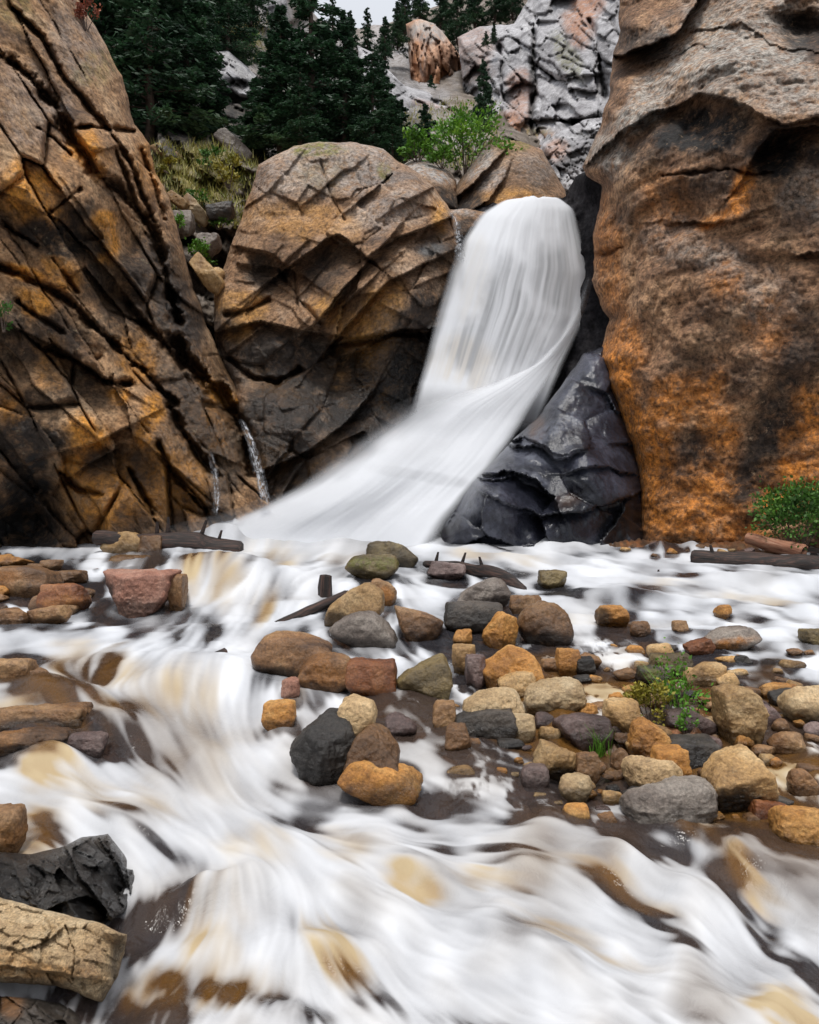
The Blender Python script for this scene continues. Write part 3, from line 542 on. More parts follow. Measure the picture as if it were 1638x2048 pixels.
o = relief('cliff', M['right_cliff'],
    [(1238, -260), (1240, 60), (1225, 120), (1218, 190), (1205, 240), (1180, 295), (1165, 335), (1175, 352), (1205, 372), (1198, 420), (1187, 470), (1186, 560), (1200, 610), (1220, 640), (1205, 680), (1195, 720), (1225, 790), (1265, 900), (1280, 1000), (1280, 1110), (2050, 1160), (2050, -260)],
    [(1240, -200, 19.5), (1240, 60, 18.8), (1180, 330, 18.0), (1200, 600, 17.8), (1200, 720, 17.4), (1285, 1000, 16.3), (1290, 1100, 15.9), (1450, 1090, 15.2), (1640, 1100, 14.5), (1640, 700, 14.3), (1640, 350, 14.4), (1640, 190, 14.3), (1640, 0, 16.2), (1450, 600, 14.8), (1450, 360, 15.1), (1450, 180, 15.0), (1450, 20, 17.2), (1320, 560, 16.0), (1310, 250, 16.4), (1330, 100, 17.9), (1400, 850, 15.4), (2000, 1100, 13.0), (2000, 400, 12.5), (2000, -200, 15)],
    2.6, seed=8, warp=14, nz=(.44, .8, 8), roundm=1.0, roundpx=50, back=5, jag=5, kind='structure',
    cracks=[([(1324, 352), (1368, 344), (1423, 337), (1470, 341), (1503, 352), (1540, 345)], 4, .3), ([(1195, 509), (1215, 505), (1236, 495)], 7, .4)], 
    ledges=[([(1200, 300), (1243, 262), (1294, 234), (1360, 208), (1404, 192), (1452, 198), (1488, 205), (1525, 227), (1570, 247), (1640, 234)], .5, 60), ([(1510, 310), (1530, 280), (1551, 260), (1609, 253), (1660, 250)], .9, 44), ([(1215, 118), (1232, 114), (1294, 92), (1353, 62), (1386, 22), (1404, -20)], 1.3, 30),
            ([(1410, 60), (1480, 45), (1520, 70), (1560, 95), (1700, 110)], .12, 30), ([(1290, 130), (1400, 90), (1470, 100)], .07, 24), ([(1360, 445), (1440, 450), (1490, 430)], .25, 40), ([(1600, 505), (1680, 510)], .3, 20)],
    bumps=[(1400, 245, 80, 34, 0, -.6), (1560, 295, 50, 36, -10, -.6), (1610, 55, 60, 36, 0, -1.2), (1240, 360, 30, 60, 0, .25), (1370, 430, 60, 30, 0, -.25), (1480, 400, 25, 60, 15, .25), (1540, 880, 80, 120, 30, -.5), (1390, 900, 60, 50, 0, -.25), (1300, 800, 60, 120, -25, .3), (1320, 60, 60, 40, 0, .5), (1440, 130, 100, 30, -8, .35), (1330, 200, 30, 90, -48, -.3)],
    paint={'grey': [(1450, 110, 170, 80, 0, .8), (1290, 200, 110, 40, -52, .8), (1600, 190, 120, 60, 0, .6), (1500, 40, 140, 70, 0, .6), (1480, 170, 120, 30, 0, .6), (1340, 480, 60, 60, 0, .3), (1520, 600, 70, 60, 0, .3), (1215, 300, 50, 50, 0, .7), (1620, 380, 60, 70, 0, .45), (1450, 520, 60, 40, 0, .35), (1360, 130, 60, 30, -40, .8)],
           'orange': [(1245, 800, 50, 130, -12, 1), (1300, 940, 60, 150, -10, 1), (1360, 800, 110, 50, -35, .85), (1390, 1000, 130, 80, 0, .9), (1480, 390, 22, 60, 15, 1), (1430, 440, 60, 14, -30, .8), (1620, 850, 60, 80, 0, .9), (1590, 970, 90, 60, -40, 1), (1440, 860, 60, 50, -40, .8), (1215, 520, 40, 120, 0, .5), (1250, 690, 50, 80, 0, .7), (1450, 560, 40, 50, 0, .5), (1540, 660, 60, 60, 0, .5), (1400, 1060, 160, 40, 0, .8), (1330, 420, 60, 90, 0, .4)],
           'dark': [(1400, 262, 120, 60, -4, 1), (1290, 300, 60, 40, -30, .7), (1560, 305, 80, 60, 0, 1), (1385, 895, 52, 46, 0, .85), (1545, 850, 55, 120, 25, .9), (1500, 950, 50, 80, 15, .9), (1600, 700, 60, 110, 20, .65), (1400, 370, 80, 40, 0, .6), (1290, 90, 70, 40, 0, .7), (1620, 60, 60, 50, 0, .9), (1350, 960, 40, 60, 0, .6), (1590, 420, 50, 80, 0, .5), (1460, 640, 80, 40, -30, .4), (1380, 740, 70, 50, -30, .45), (1300, 1085, 90, 30, 0, .7), (1260, 430, 40, 60, 0, .35), (1480, 760, 60, 40, -30, .5)]})  # dark: stains, and shade painted under the overhangs and in the cavities
tag(o, 'huge rounded orange and brown cliff with grey lichen top at the right side', 'cliff')

o = relief('boulder', M['mid'],
    [(428, 590), (470, 470), (500, 385), (517, 330), (588, 292), (640, 284), (700, 283), (765, 296), (805, 325), (872, 375), (905, 430), (922, 500), (918, 640), (905, 800), (860, 950), (780, 1080), (530, 1090), (520, 1000), (500, 900), (455, 760), (430, 680)],
    [(690, 290, 20.6), (540, 330, 20.2), (500, 450, 19.6), (440, 600, 19.2), (680, 420, 19.6), (860, 390, 20.2), (800, 450, 19.4), (640, 560, 18.6), (760, 600, 18.5), (900, 520, 20.0), (860, 700, 19.5), (700, 720, 18.8), (600, 700, 18.7), (480, 760, 18.6), (590, 850, 18.0), (540, 980, 17.7), (700, 900, 18.2), (840, 850, 19.3), (800, 1050, 18.4), (560, 1080, 17.3)],
    2.6, seed=14, warp=4, nz=(.18, .9, 7), roundm=.7, roundpx=30, back=4,
    blocks=[(150, 70, -42, .20, .32, .10, .04), (80, 50, 30, .07, .16, .0, .05)],
    cracks=[([(455, 631), (500, 618), (538, 599)], 6, .6), ([(455, 718), (506, 754), (554, 766), (600, 740)], 7, .7), ([(640, 320), (652, 360), (665, 400), (690, 440)], 3, .2), ([(760, 300), (772, 357)], 3, .2), ([(560, 540), (600, 600), (640, 650)], 4, .35), ([(590, 540), (596, 620)], 4, .3), ([(870, 670), (800, 665), (740, 680), (660, 690)], 6, .5)],
    ledges=[([(574, 536), (649, 480), (681, 468), (718, 500)], .75, 45), ([(650, 625), (673, 595), (729, 528), (782, 472)], .7, 34), ([(660, 690), (681, 663), (744, 595), (784, 556), (848, 528)], .65, 40), ([(620, 655), (637, 643), (669, 607)], .4, 30), ([(717, 405), (745, 382), (772, 357)], .35, 25),
            ([(770, 490), (792, 476), (856, 456), (895, 436)], .6, 34), ([(800, 410), (808, 405), (863, 377), (880, 372)], .35, 24), ([(505, 500), (540, 508), (580, 535)], .6, 38), ([(500, 950), (530, 940), (617, 900), (693, 845), (740, 790)], .6, 26), ([(440, 660), (520, 640), (600, 660), (680, 670)], .5, 60), ([(720, 680), (760, 675), (800, 660), (880, 655)], .5, 40)],
    bumps=[(535, 540, 40, 26, 20, -.55), (637, 530, 60, 34, -35, -.35), (620, 730, 120, 45, 0, -.5), (600, 860, 70, 60, 0, .5), (800, 400, 80, 40, -30, .3), (640, 400, 110, 70, 0, .25), (740, 560, 50, 20, -45, .25), (790, 610, 60, 40, -30, .3), (820, 800, 80, 100, 0, -.5), (560, 700, 80, 40, 20, .35)],
    paint={'orange': [(740, 640, 80, 50, -40, .8), (480, 620, 60, 40, 0, .7), (600, 440, 110, 40, 10, .5), (880, 440, 20, 40, 0, .9), (740, 690, 50, 40, -20, 1), (700, 740, 60, 60, 0, .7), (660, 620, 40, 40, 0, .7), (560, 770, 70, 30, 20, .4), (770, 800, 14, 30, 0, .8), (470, 660, 40, 30, 0, .9), (640, 940, 110, 22, -25, .5), (550, 920, 40, 40, 0, .5)],
           'dark': [(535, 545, 50, 36, 20, .8), (650, 530, 56, 34, -35, .7), (600, 720, 150, 60, 10, .9), (560, 860, 110, 100, 0, .85), (690, 800, 110, 90, 0, .9), (860, 640, 70, 90, 0, .85), (830, 780, 90, 100, 0, .95), (560, 980, 120, 60, 0, .8), (440, 720, 60, 100, 0, .8), (680, 590, 30, 30, 0, .5), (880, 500, 40, 40, 0, .6), (750, 930, 100, 80, 0, .8)],  # dark: wet stains, and shade painted into the recesses below the ledges
           'grey': [(680, 330, 150, 60, 0, .55), (560, 360, 60, 60, 0, .4), (780, 420, 90, 40, -20, .45), (860, 500, 30, 12, 0, 1)], 'green': [(640, 300, 60, 14, 0, .9), (770, 345, 16, 18, 0, .7), (650, 350, 60, 40, 0, .2)],
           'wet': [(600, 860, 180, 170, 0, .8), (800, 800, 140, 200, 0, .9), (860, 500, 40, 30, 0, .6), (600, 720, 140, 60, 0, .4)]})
tag(o, 'giant tan fractured boulder left of the waterfall, wet and dark below', 'boulder')

o = relief('boulder', M['black_rock'],
    [(1168, 705), (1212, 690), (1232, 780), (1268, 880), (1290, 980), (1290, 1105), (1000, 1112), (872, 1110), (890, 1045), (945, 965), (1005, 900), (1075, 835), (1120, 775)],
    [(1190, 715, 17.4), (1270, 900, 16.9), (1290, 1100, 15.9), (880, 1100, 15.7), (960, 1000, 15.4), (1000, 920, 16.0), (1080, 850, 16.6), (1110, 900, 16.0), (1160, 960, 15.5), (1100, 1095, 15.2), (1200, 820, 16.8), (1220, 1050, 15.6), (1030, 1020, 15.0)],
    2.4, seed=21, warp=12, nz=(.11, 1.0, 5), roundm=.8, roundpx=40, back=2.5, jag=4,
    blocks=[(120, 70, 25, .16, .55, .04, .05)],
    ledges=[([(1020, 890), (1038, 888), (1082, 899), (1108, 918), (1140, 910)], .3, 28), ([(925, 990), (950, 950), (1000, 937), (1040, 948), (1075, 958), (1100, 998)], .45, 34), ([(1150, 940), (1200, 930), (1260, 950)], .2, 26), ([(1086, 1030), (1148, 1024), (1184, 1017), (1260, 990)], .4, 28)],
    bumps=[(990, 990, 60, 44, 10, .6), (1100, 870, 50, 30, -40, .3), (1210, 1000, 60, 60, 0, .35), (1160, 930, 60, 50, 0, .3), (1080, 1000, 50, 40, 0, -.3), (1250, 1060, 50, 40, 0, -.6)],
    paint={'grey': [(1050, 905, 90, 18, 15, .8), (1120, 850, 60, 18, -30, .8), (940, 1010, 24, 50, 10, .6), (1060, 955, 40, 12, 20, .6)], 'orange': [(1130, 1000, 30, 20, 0, .25), (1075, 850, 20, 30, 0, .4)], 'dark': [(1250, 1050, 60, 60, 0, .8)]})  # grey: sky sheen painted on the lips and upper facets
tag(o, 'black wet boulder with bluish sheen at the right foot of the waterfall', 'boulder')

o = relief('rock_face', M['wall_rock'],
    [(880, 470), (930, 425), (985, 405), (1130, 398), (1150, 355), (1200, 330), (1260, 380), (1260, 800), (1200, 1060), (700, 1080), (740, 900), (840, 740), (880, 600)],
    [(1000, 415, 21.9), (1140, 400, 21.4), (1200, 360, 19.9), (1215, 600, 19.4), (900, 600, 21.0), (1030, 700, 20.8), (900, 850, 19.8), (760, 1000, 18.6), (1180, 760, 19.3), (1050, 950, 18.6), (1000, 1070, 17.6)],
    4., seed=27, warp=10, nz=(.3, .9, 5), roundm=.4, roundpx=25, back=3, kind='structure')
tag(o, 'black wet rock wall behind the waterfall', 'rock face')

# far side of the canyon
o = relief('hillside', M['hill'], [(-500, -420), (470, -420), (545, -60), (640, 42), (720, 56), (800, 40), (880, 10), (1000, -80), (1500, -420), (1500, 620), (200, 760), (-500, 760)],
    [(-400, 700, 22), (300, 620, 20.6), (420, 620, 20.8), (400, 460, 22.4), (480, 320, 25.5), (310, 290, 24.5), (200, 280, 28), (430, 200, 33), (480, 60, 42), (550, 0, 50), (640, 45, 62), (850, 330, 27), (760, 200, 42), (720, 80, 62), (810, 50, 66), (200, 0, 44), (-400, 0, 40), (1000, 320, 32), (1300, 250, 48), (1100, -100, 75), (900, 600, 26), (1400, 600, 28), (0, -400, 70), (1400, -400, 90)],
    4.5, seed=33, nz=(.8, .35, 6), roundm=2, back=8, kind='structure', blocks=[(70, 34, 40, 1.0, .9, .8, .05), (28, 18, 40, .3, .4, .3, .07)], paint={'orange': [(400, 340, 90, 60, 0, .8), (460, 60, 60, 40, 0, .8)], 'grey': [(760, 150, 140, 90, 0, .9), (900, 270, 90, 40, 0, .7), (640, 120, 80, 90, 0, .8), (480, 160, 60, 60, 0, .7), (545, 20, 40, 60, 0, .9), (330, 290, 50, 20, 30, .6), (720, 110, 60, 40, 0, .5)], 'dark': [(280, 150, 190, 190, 0, .95), (660, 250, 200, 140, 0, .95), (470, 250, 60, 60, 0, .9), (360, 270, 60, 40, 0, .6)]})
tag(o, 'steep brown hillside with grass and rock behind the boulders', 'hillside')
def gcliff(poly, ctrl, label, seed, mat, paint, blocks, cracks=(), ledges=(), bumps=(), **kw):
    a = dict(step=3., nz=(.28, .5, 6), roundm=1.5, roundpx=30, back=4, jag=6, warp=10); a.update(kw)
    o = relief('cliff', mat, poly, ctrl, seed=seed, paint=paint, blocks=blocks, cracks=cracks, ledges=ledges, bumps=bumps, kind='structure', **a)
    return tag(o, label, 'cliff')
gcliff([(915, 75), (960, 55), (1030, 48), (1055, 0), (1060, -300), (1420, -300), (1420, 520), (1080, 520), (1060, 330), (1005, 285), (960, 240), (925, 170)],
       [(920, 100, 47), (1000, 200, 42), (1060, 10, 48), (1060, 280, 37), (1120, 200, 38), (1120, 380, 27), (1200, 350, 27), (1200, 250, 33), (1230, 100, 37), (1140, 60, 42), (1250, -200, 48), (1400, 100, 32), (1400, 450, 26)],
       'pale grey cracked cliff rising behind the waterfall notch', 41, M['grey_cliff'],
       {'orange': [(1165, 40, 35, 60, 20, .9), (1040, 200, 26, 80, 0, .6), (1020, 260, 40, 40, 0, .9), (1090, 290, 40, 40, 0, .7), (1130, 320, 40, 30, 0, .6), (950, 100, 40, 60, 0, .4)], 'dark': [(1065, 180, 10, 80, 0, .8), (1180, 240, 50, 14, -10, .7), (1100, 320, 60, 20, -30, .4), (940, 150, 16, 60, 0, .6), (1210, 130, 14, 90, 0, .5)], 'green': [(1140, 120, 20, 60, -30, .5), (1070, 265, 30, 16, 0, .6)]},
       [(80, 50, 50, .9, .9, .6, .05), (34, 24, 40, .3, .5, .22, .06)],
       cracks=[([(1065, 60), (1068, 140), (1062, 240), (1066, 280)], 5, 2.), ([(1000, 90), (1004, 200), (1010, 260)], 4, 1.2), ([(1075, 130), (1110, 160), (1150, 150)], 4, 1.), ([(1110, 235), (1150, 245), (1200, 238)], 7, 1.6), ([(1090, 285), (1120, 280), (1150, 250)], 5, 1.), ([(1180, 40), (1200, 120), (1212, 200)], 5, 1.4)], ledges=[([(1075, 130), (1110, 160), (1190, 150)], .9, 20), ([(1060, 245), (1120, 235), (1200, 240)], 1.2, 20)])
gcliff([(812, 50), (835, 38), (868, 44), (890, 68), (922, 112), (926, 240), (870, 230), (822, 170)], [(820, 60, 52), (860, 60, 49), (880, 120, 48), (920, 130, 51), (850, 200, 48), (925, 230, 49)],
       'orange rock pillar with a pale top beyond the dark conifers', 43, M['pillar'], {'grey': [(855, 65, 40, 24, 0, .9), (845, 120, 10, 60, 0, .5)], 'dark': [(905, 150, 8, 60, 0, .6), (815, 100, 8, 50, 0, .7)], 'orange': [(840, 110, 16, 50, 0, .8), (885, 170, 20, 50, 0, .8)]},
       [(60, 16, 84, .7, .5, .7, .1), (30, 9, 86, .3, .3, .2, .1)], step=2.4, jag=4)
gcliff([(715, 90), (745, 105), (775, 140), (810, 172), (860, 185), (905, 208), (945, 230), (950, 320), (790, 335), (735, 290), (725, 190)], [(720, 95, 46), (800, 200, 40), (740, 250, 37), (930, 235, 42), (800, 310, 36), (930, 310, 38)],
       'pale grey slab slanting down below the orange pillar', 44, M['grey_cliff'], {'dark': [(790, 170, 30, 12, 40, .4), (900, 250, 60, 20, 20, .3)], 'orange': [(860, 215, 40, 10, 20, .4)]}, [(60, 24, 40, .8, .6, .8, .08), (24, 12, 40, .3, .3, .2, .1)], step=2.4, jag=4)
gcliff([(425, 105), (455, 100), (500, 140), (537, 178), (530, 200), (480, 195), (440, 165), (420, 130)], [(430, 115, 33), (530, 180, 33.5), (470, 180, 32)], 'grey rock slab with a dark hollow between the left conifers', 45, M['grey_cliff'],
       {'dark': [(480, 168, 26, 14, 10, 1)], 'grey': [(480, 140, 50, 14, 40, .8)]}, [(40, 16, 40, .4, .4, .4, .1)], step=2.4, jag=4, bumps=[(482, 170, 24, 12, 10, -1.2)])  # dark: shade painted into the hollow
gcliff([(520, -120), (570, -100), (575, 20), (548, 60), (518, 45), (505, 0)], [(520, -100, 48), (560, 0, 47), (530, 50, 46)], 'whitish crag at the skyline between two conifers', 46, M['grey_cliff'], {'dark': [(540, 30, 10, 30, 0, .4)]}, [(30, 16, 70, .5, .5, .5, .1)], jag=4)

def boulder(poly, ctrl, label, seed, mat, paint={}, **kw):
    a = dict(step=2.6, nz=(.22, .9, 6), roundm=1.0, roundpx=45, back=2, jag=4, warp=8); a.update(kw)
    return tag(relief('boulder', mat, poly, ctrl, seed=seed, paint=paint, **a), label, 'boulder')
boulder([(803, 330), (830, 316), (865, 320), (895, 335), (912, 360), (915, 420), (890, 430), (850, 400), (815, 370)], [(805, 330, 23), (900, 350, 23), (860, 380, 22), (900, 425, 22)], 'rounded grey boulder behind the right shoulder of the tan boulder', 51, M['mid'], {'grey': [(850, 335, 60, 20, 20, .9)], 'dark': [(870, 400, 60, 30, 20, .9)]})
boulder([(905, 385), (930, 345), (965, 300), (985, 272), (1005, 280), (1040, 282), (1085, 300), (1110, 345), (1130, 380), (1140, 430), (940, 470), (900, 440)], [(990, 280, 23.5), (1090, 310, 23.5), (910, 400, 23), (960, 380, 22.3), (1050, 400, 22), (1120, 420, 22.4), (960, 440, 21.8)],
        'brown lichen-flecked boulder just above the lip of the fall', 52, M['mid'], {'grey': [(970, 320, 50, 24, -45, .7), (990, 355, 40, 20, -40, .6), (1060, 330, 60, 40, 0, .4)], 'dark': [(920, 420, 50, 30, -30, .9), (960, 370, 50, 12, -40, .8), (1080, 350, 40, 30, 0, .4)], 'orange': [(1030, 400, 60, 30, 0, .8)], 'green': [(1035, 290, 30, 12, 0, .8)]},
        ledges=[([(905, 400), (950, 365), (1000, 310)], .5, 24), ([(930, 430), (980, 400), (1010, 350)], .4, 24)])
boulder([(1085, 290), (1120, 262), (1165, 240), (1215, 232), (1230, 330), (1190, 380), (1150, 412), (1100, 412), (1080, 370)], [(1090, 300, 27), (1210, 240, 27.5), (1150, 330, 25.5), (1200, 330, 25.5), (1120, 410, 24.5), (1090, 390, 25)], 'pale spotted rock filling the gap between the lip boulder and the orange cliff', 54, M['grey_cliff'],
        {'dark': [(1130, 330, 50, 16, -30, .6), (1110, 400, 30, 16, 0, .6), (1190, 270, 40, 10, 0, .6), (1090, 330, 14, 40, 0, .7)], 'orange': [(1110, 300, 30, 20, 0, .6)]}, blocks=[(30, 20, 40, .25, .4, .3, .07), (13, 11, 20, .12, .2, .15, .08)])
boulder([(895, 418), (930, 415), (975, 425), (965, 450), (930, 475), (905, 480)], [(900, 420, 20.9), (960, 430, 20.9), (925, 470, 20.4)], 'small wet rock wedged in the notch beside the side spill', 53, M['mid'], {'dark': [(930, 455, 30, 20, 0, .8)], 'grey': [(930, 425, 30, 8, 10, .6)]}, roundpx=14, roundm=.3, back=1)
# ------------------------------------------------------------------ loose stones
_ico = {}
def ico(n):
    if n not in _ico:
        bm = bmesh.new(); bmesh.ops.create_icosphere(bm, subdivisions=n, radius=1.0)
        _ico[n] = (np.array([v.co[:] for v in bm.verts]), np.array([[v.index for v in f.verts] for f in bm.faces])); bm.free()
    return _ico[n]
def unit(v): v = np.asarray(v, float); return v / np.linalg.norm(v, axis=-1, keepdims=True)
NSTONE = [0]; STONES = []
def stone(label, px, py, w_, h_, kind='tan', rot=0, sharp=12, Y=None, depth=.9, outline=None, facets=(), sub=5, rough=.06, nplanes=6, seed=None, group=None, name='stone', cat='stone', dy=0., paint=None):
    NSTONE[0] += 1; sd_ = seed if seed is not None else 100 + NSTONE[0]; g = np.random.default_rng(sd_)
    if Y is None: Y = float(Yof(min(py + h_ * .42, 2400)))
    k_ = Y / FOC; ww, hh = w_ * k_, h_ * k_; dd = depth * .5 * (ww + hh) if depth < 3 else depth
    c3 = at(np.array([px]), np.array([py]), np.array([Y + dd * .25 + dy]))[0]
    kc = c3[1] / FOC; ww, hh = w_ * kc, h_ * kc
    dirs, F = ico(sub); pl = []
    if outline is not None:
        oc = np.array(outline, float); cc = np.array([px, py]); q = (oc - cc) * kc; q[:, 1] *= -1
        for i in range(len(q)):
            a, b = q[i], q[(i + 1) % len(q)]; n2 = np.array([b[1] - a[1], -(b[0] - a[0])]); n2 /= np.linalg.norm(n2) + 1e-9
            if n2 @ a < 0: n2 = -n2
            tl = g.uniform(-.12, .12); n3 = unit([n2[0], tl, n2[1]]); pl.append((n3, max(.02, n2 @ a / math.hypot(1, tl))))
        pl += [(unit([g.uniform(-.3, .3), -1, g.uniform(.0, .5)]), dd * .42), (unit([g.uniform(-.5, .5), -1, g.uniform(-.5, .2)]), dd * .48), (np.array([0, 1., 0]), dd * .5)]
        for f in facets: pl.append((unit(f[:3]), f[3] * dd * .5))
    else:
        sharp = sharp * 1.5 if sharp >= 10 else sharp
        base = unit(np.concatenate([g.normal(size=(nplanes, 3)), [[0, 0, 1], [0, 0, -1], [1, 0, .1], [-1, 0, .1], [0, -1, .3], [0, 1, 0]]]))
        for n3 in base: pl.append((n3, g.uniform(.62, 1.0)))
        for f in facets: pl.append((unit(f[:3]), f[3]))
    r = np.zeros(len(dirs)); 
    for n3, d in pl: r += np.maximum(0, dirs @ n3 / d) ** sharp
    V = dirs * (r ** (-1 / sharp))[:, None]
    if outline is None:
        if rot:
            c, s = math.cos(math.radians(-rot)), math.sin(math.radians(-rot)); 
        mn, mx = V.min(0), V.max(0); V = (V - (mn + mx) / 2) / (mx - mn)
        if rot:
            V = V * np.array([1.15, 1, .8]); V = V @ np.array([[c, 0, -s], [0, 1, 0], [s, 0, c]]).T if False else np.stack([V[:, 0] * c - V[:, 2] * s, V[:, 1], V[:, 0] * s + V[:, 2] * c], -1)
            mn, mx = V.min(0), V.max(0); V = (V - (mn + mx) / 2) / (mx - mn)
        V = V * np.array([ww, dd, hh]); lo = V[:, 2] < 0; V[lo, 2] *= 1.12
    low = np.clip(-V[:, 2] / (hh * .56), 0, 1); V[:, :2] *= (1 - .36 * low ** 1.3)[:, None]
    size = (ww + hh) / 2
    STONES.append((px, py, w_, h_))
    P = V / size + sd_ * 1.37
    nr = unit(V)
    V = V + nr * (size * (rough * fbm(P * 2.6, 5, sd_, .55) + rough * .5 * fbm(P * 7, 3, sd_ + 3, .5, True)))[:, None]
    at_ = {}
    if paint:
        for k2, v2 in paint.items(): at_[k2] = spots(v2, (V[:, 0] / kc) + px, py - V[:, 2] / kc, sd_, .5, w_ * .25)
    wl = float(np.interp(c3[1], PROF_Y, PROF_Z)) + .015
    at_['wet'] = sstep(.26 * size + .02, .10 * size, V[:, 2] + c3[2] - wl + .14 * size * fbm(P * 3, 3, sd_))   # the waterline, its dark band taken higher to paint shaded undersides too
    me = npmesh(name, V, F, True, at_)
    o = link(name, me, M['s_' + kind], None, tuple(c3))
    tag(o, label, cat, group)
    return o
def S(x0, x1, y0, y1, kind, label, **kw):
    return stone(label, (x0 + x1) / 2, (y0 + y1) / 2, x1 - x0, y1 - y0, kind, **kw)
GB = 'stones of the midstream bar'; GL = 'stones at the left edge of the stream'; GW = 'stones standing in the white water'
# the head of the bar
S(728, 842, 1082, 1142, 'olive', 'dark olive slab-sided rock in the foam, rear one of the mossy pair', group=GW, sharp=16, outline=[(730, 1130), (738, 1086), (770, 1083), (800, 1090), (838, 1118), (836, 1142), (780, 1148)])
S(690, 800, 1108, 1164, 'olive', 'flat rock with a bright yellow-green mossy top in white water', group=GW, sharp=16, outline=[(690, 1132), (712, 1112), (785, 1110), (798, 1128), (790, 1150), (740, 1166), (705, 1152)], paint={'green': [(750, 1124, 50, 12, 0, 1)]})
S(852, 930, 1124, 1164, 'purple', 'low purple-brown wedge rock in front of the branching driftwood', group=GW, sharp=14, rot=10)
S(905, 1026, 1156, 1222, 'grey', 'broad flat grey rock, widest at the head of the bar', group=GB, sharp=10, outline=[(906, 1208), (930, 1180), (975, 1160), (1005, 1162), (1024, 1190), (1018, 1216), (960, 1222)])
S(886, 1006, 1206, 1276, 'dark', 'dark wet rock underneath the broad flat grey rock', group=GB, sharp=12)
S(740, 796, 1160, 1218, 'brown', 'dark rock with a bright orange-red face behind the tall tan rock', group=GB, sharp=14, paint={'orange': [(772, 1195, 22, 22, 0, 1)]})
S(640, 770, 1162, 1262, 'tan', 'tall tan and brown rock at the tip of the bar', group=GB, sharp=18, outline=[(640, 1250), (660, 1215), (700, 1182), (735, 1166), (765, 1185), (768, 1225), (740, 1256), (670, 1262)])
S(660, 812, 1226, 1304, 'grey', 'lumpy grey-brown rock with three bulges below the tall tan rock', group=GB, sharp=10, outline=[(662, 1262), (680, 1238), (725, 1226), (760, 1230), (785, 1262), (810, 1284), (800, 1300), (720, 1302), (690, 1285)])
S(786, 888, 1200, 1292, 'brown', 'brown slab with water sliding over its top', group=GB, sharp=18, outline=[(788, 1205), (805, 1202), (860, 1230), (884, 1236), (884, 1270), (850, 1290), (806, 1280)])
S(503, 668, 1268, 1372, 'brown', 'big dark brown rounded rock with water washing over its top', group=GW, sharp=10, outline=[(505, 1330), (512, 1295), (532, 1272), (580, 1268), (640, 1284), (666, 1300), (655, 1340), (600, 1372), (530, 1362)], paint={'dark': [(560, 1350, 70, 30, 0, .8)]})
S(594, 710, 1308, 1396, 'brown', 'smooth reddish-brown round rock against the big dark brown one', group=GW, sharp=9, outline=[(595, 1350), (615, 1318), (650, 1309), (692, 1312), (708, 1335), (700, 1375), (650, 1394), (612, 1380)], paint={'orange': [(650, 1340, 50, 30, 0, .6)]})
S(694, 794, 1324, 1406, 'red', 'rust-red split rock beside the smooth reddish-brown one', group=GB, sharp=18)
S(562, 600, 1358, 1410, 'pink', 'small pink stone below the big dark brown rock', group=GW)
S(795, 902, 1318, 1408, 'olive', 'angular olive-tan rock with a dark undercut side', group=GB, sharp=22, outline=[(796, 1360), (830, 1335), (885, 1318), (902, 1345), (898, 1395), (830, 1406), (798, 1395)])
S(526, 592, 1404, 1464, 'orange', 'small orange stone alone in the white channel', group=GW, sharp=9)
S(574, 712, 1424, 1592, 'dark', 'big dark angular block standing in the white channel', group=GW, sharp=26, sub=6, outline=[(575, 1508), (610, 1462), (650, 1426), (690, 1426), (712, 1480), (704, 1560), (640, 1592), (606, 1582)], facets=[(-.75, -1, .1, .62), (.7, -1, .05, .7), (.1, -.5, 1, .8)])
S(672, 754, 1394, 1484, 'pale', 'pale tan rough stone resting on the big dark block', group=GW, sharp=14, Y=float(Yof(1560)) + .06, outline=[(676, 1440), (684, 1404), (715, 1395), (745, 1405), (752, 1440), (738, 1475), (700, 1484), (680, 1470)])
S(680, 800, 1456, 1596, 'brown', 'rough brown stone leaning on the right of the big dark block', group=GW, sharp=18, sub=6, outline=[(682, 1560), (712, 1480), (735, 1458), (775, 1478), (798, 1512), (790, 1550), (740, 1592), (695, 1592)])
S(676, 848, 1520, 1616, 'orange', 'long low orange-brown wet slab in front of the rough brown stone', group=GW, sharp=16, Y=float(Yof(1606)), rot=24, depth=.6, paint={'dark': [(790, 1570, 60, 20, -24, .5)]})
S(768, 836, 1430, 1484, 'purple', 'smooth purple stone half under water between dark block and tan ovals', group=GB, sharp=8)
S(962, 1040, 1226, 1304, 'orange', 'yellow-tan pyramid stone with a sharp ridge', group=GB, sharp=26, outline=[(963, 1278), (990, 1238), (1006, 1227), (1034, 1238), (1038, 1296), (1000, 1304), (970, 1292)], facets=[(-.9, -1, .2, .6), (.8, -1, .1, .62)])
S(1034, 1146, 1206, 1300, 'brown', 'dark brown rounded boulder right of the yellow-tan pyramid stone', group=GB, sharp=12, outline=[(1036, 1250), (1050, 1222), (1085, 1207), (1120, 1215), (1140, 1240), (1140, 1285), (1100, 1300), (1044, 1290)], paint={'dark': [(1085, 1280, 60, 24, 0, .8)]})
S(1018, 1088, 1192, 1232, 'brown', 'flat brown stone behind the dark brown rounded boulder', group=GB)
S(905, 946, 1260, 1296, 'orange', 'small orange chunk on a flat slab above the tall tan stones', group=GB, sharp=20)
S(903, 955, 1292, 1362, 'tan', 'upright tan stone left of the big orange block', group=GB, sharp=14)
S(930, 974, 1312, 1386, 'purple', 'leaning mauve-brown stone squeezed against the big orange block', group=GB, sharp=16)
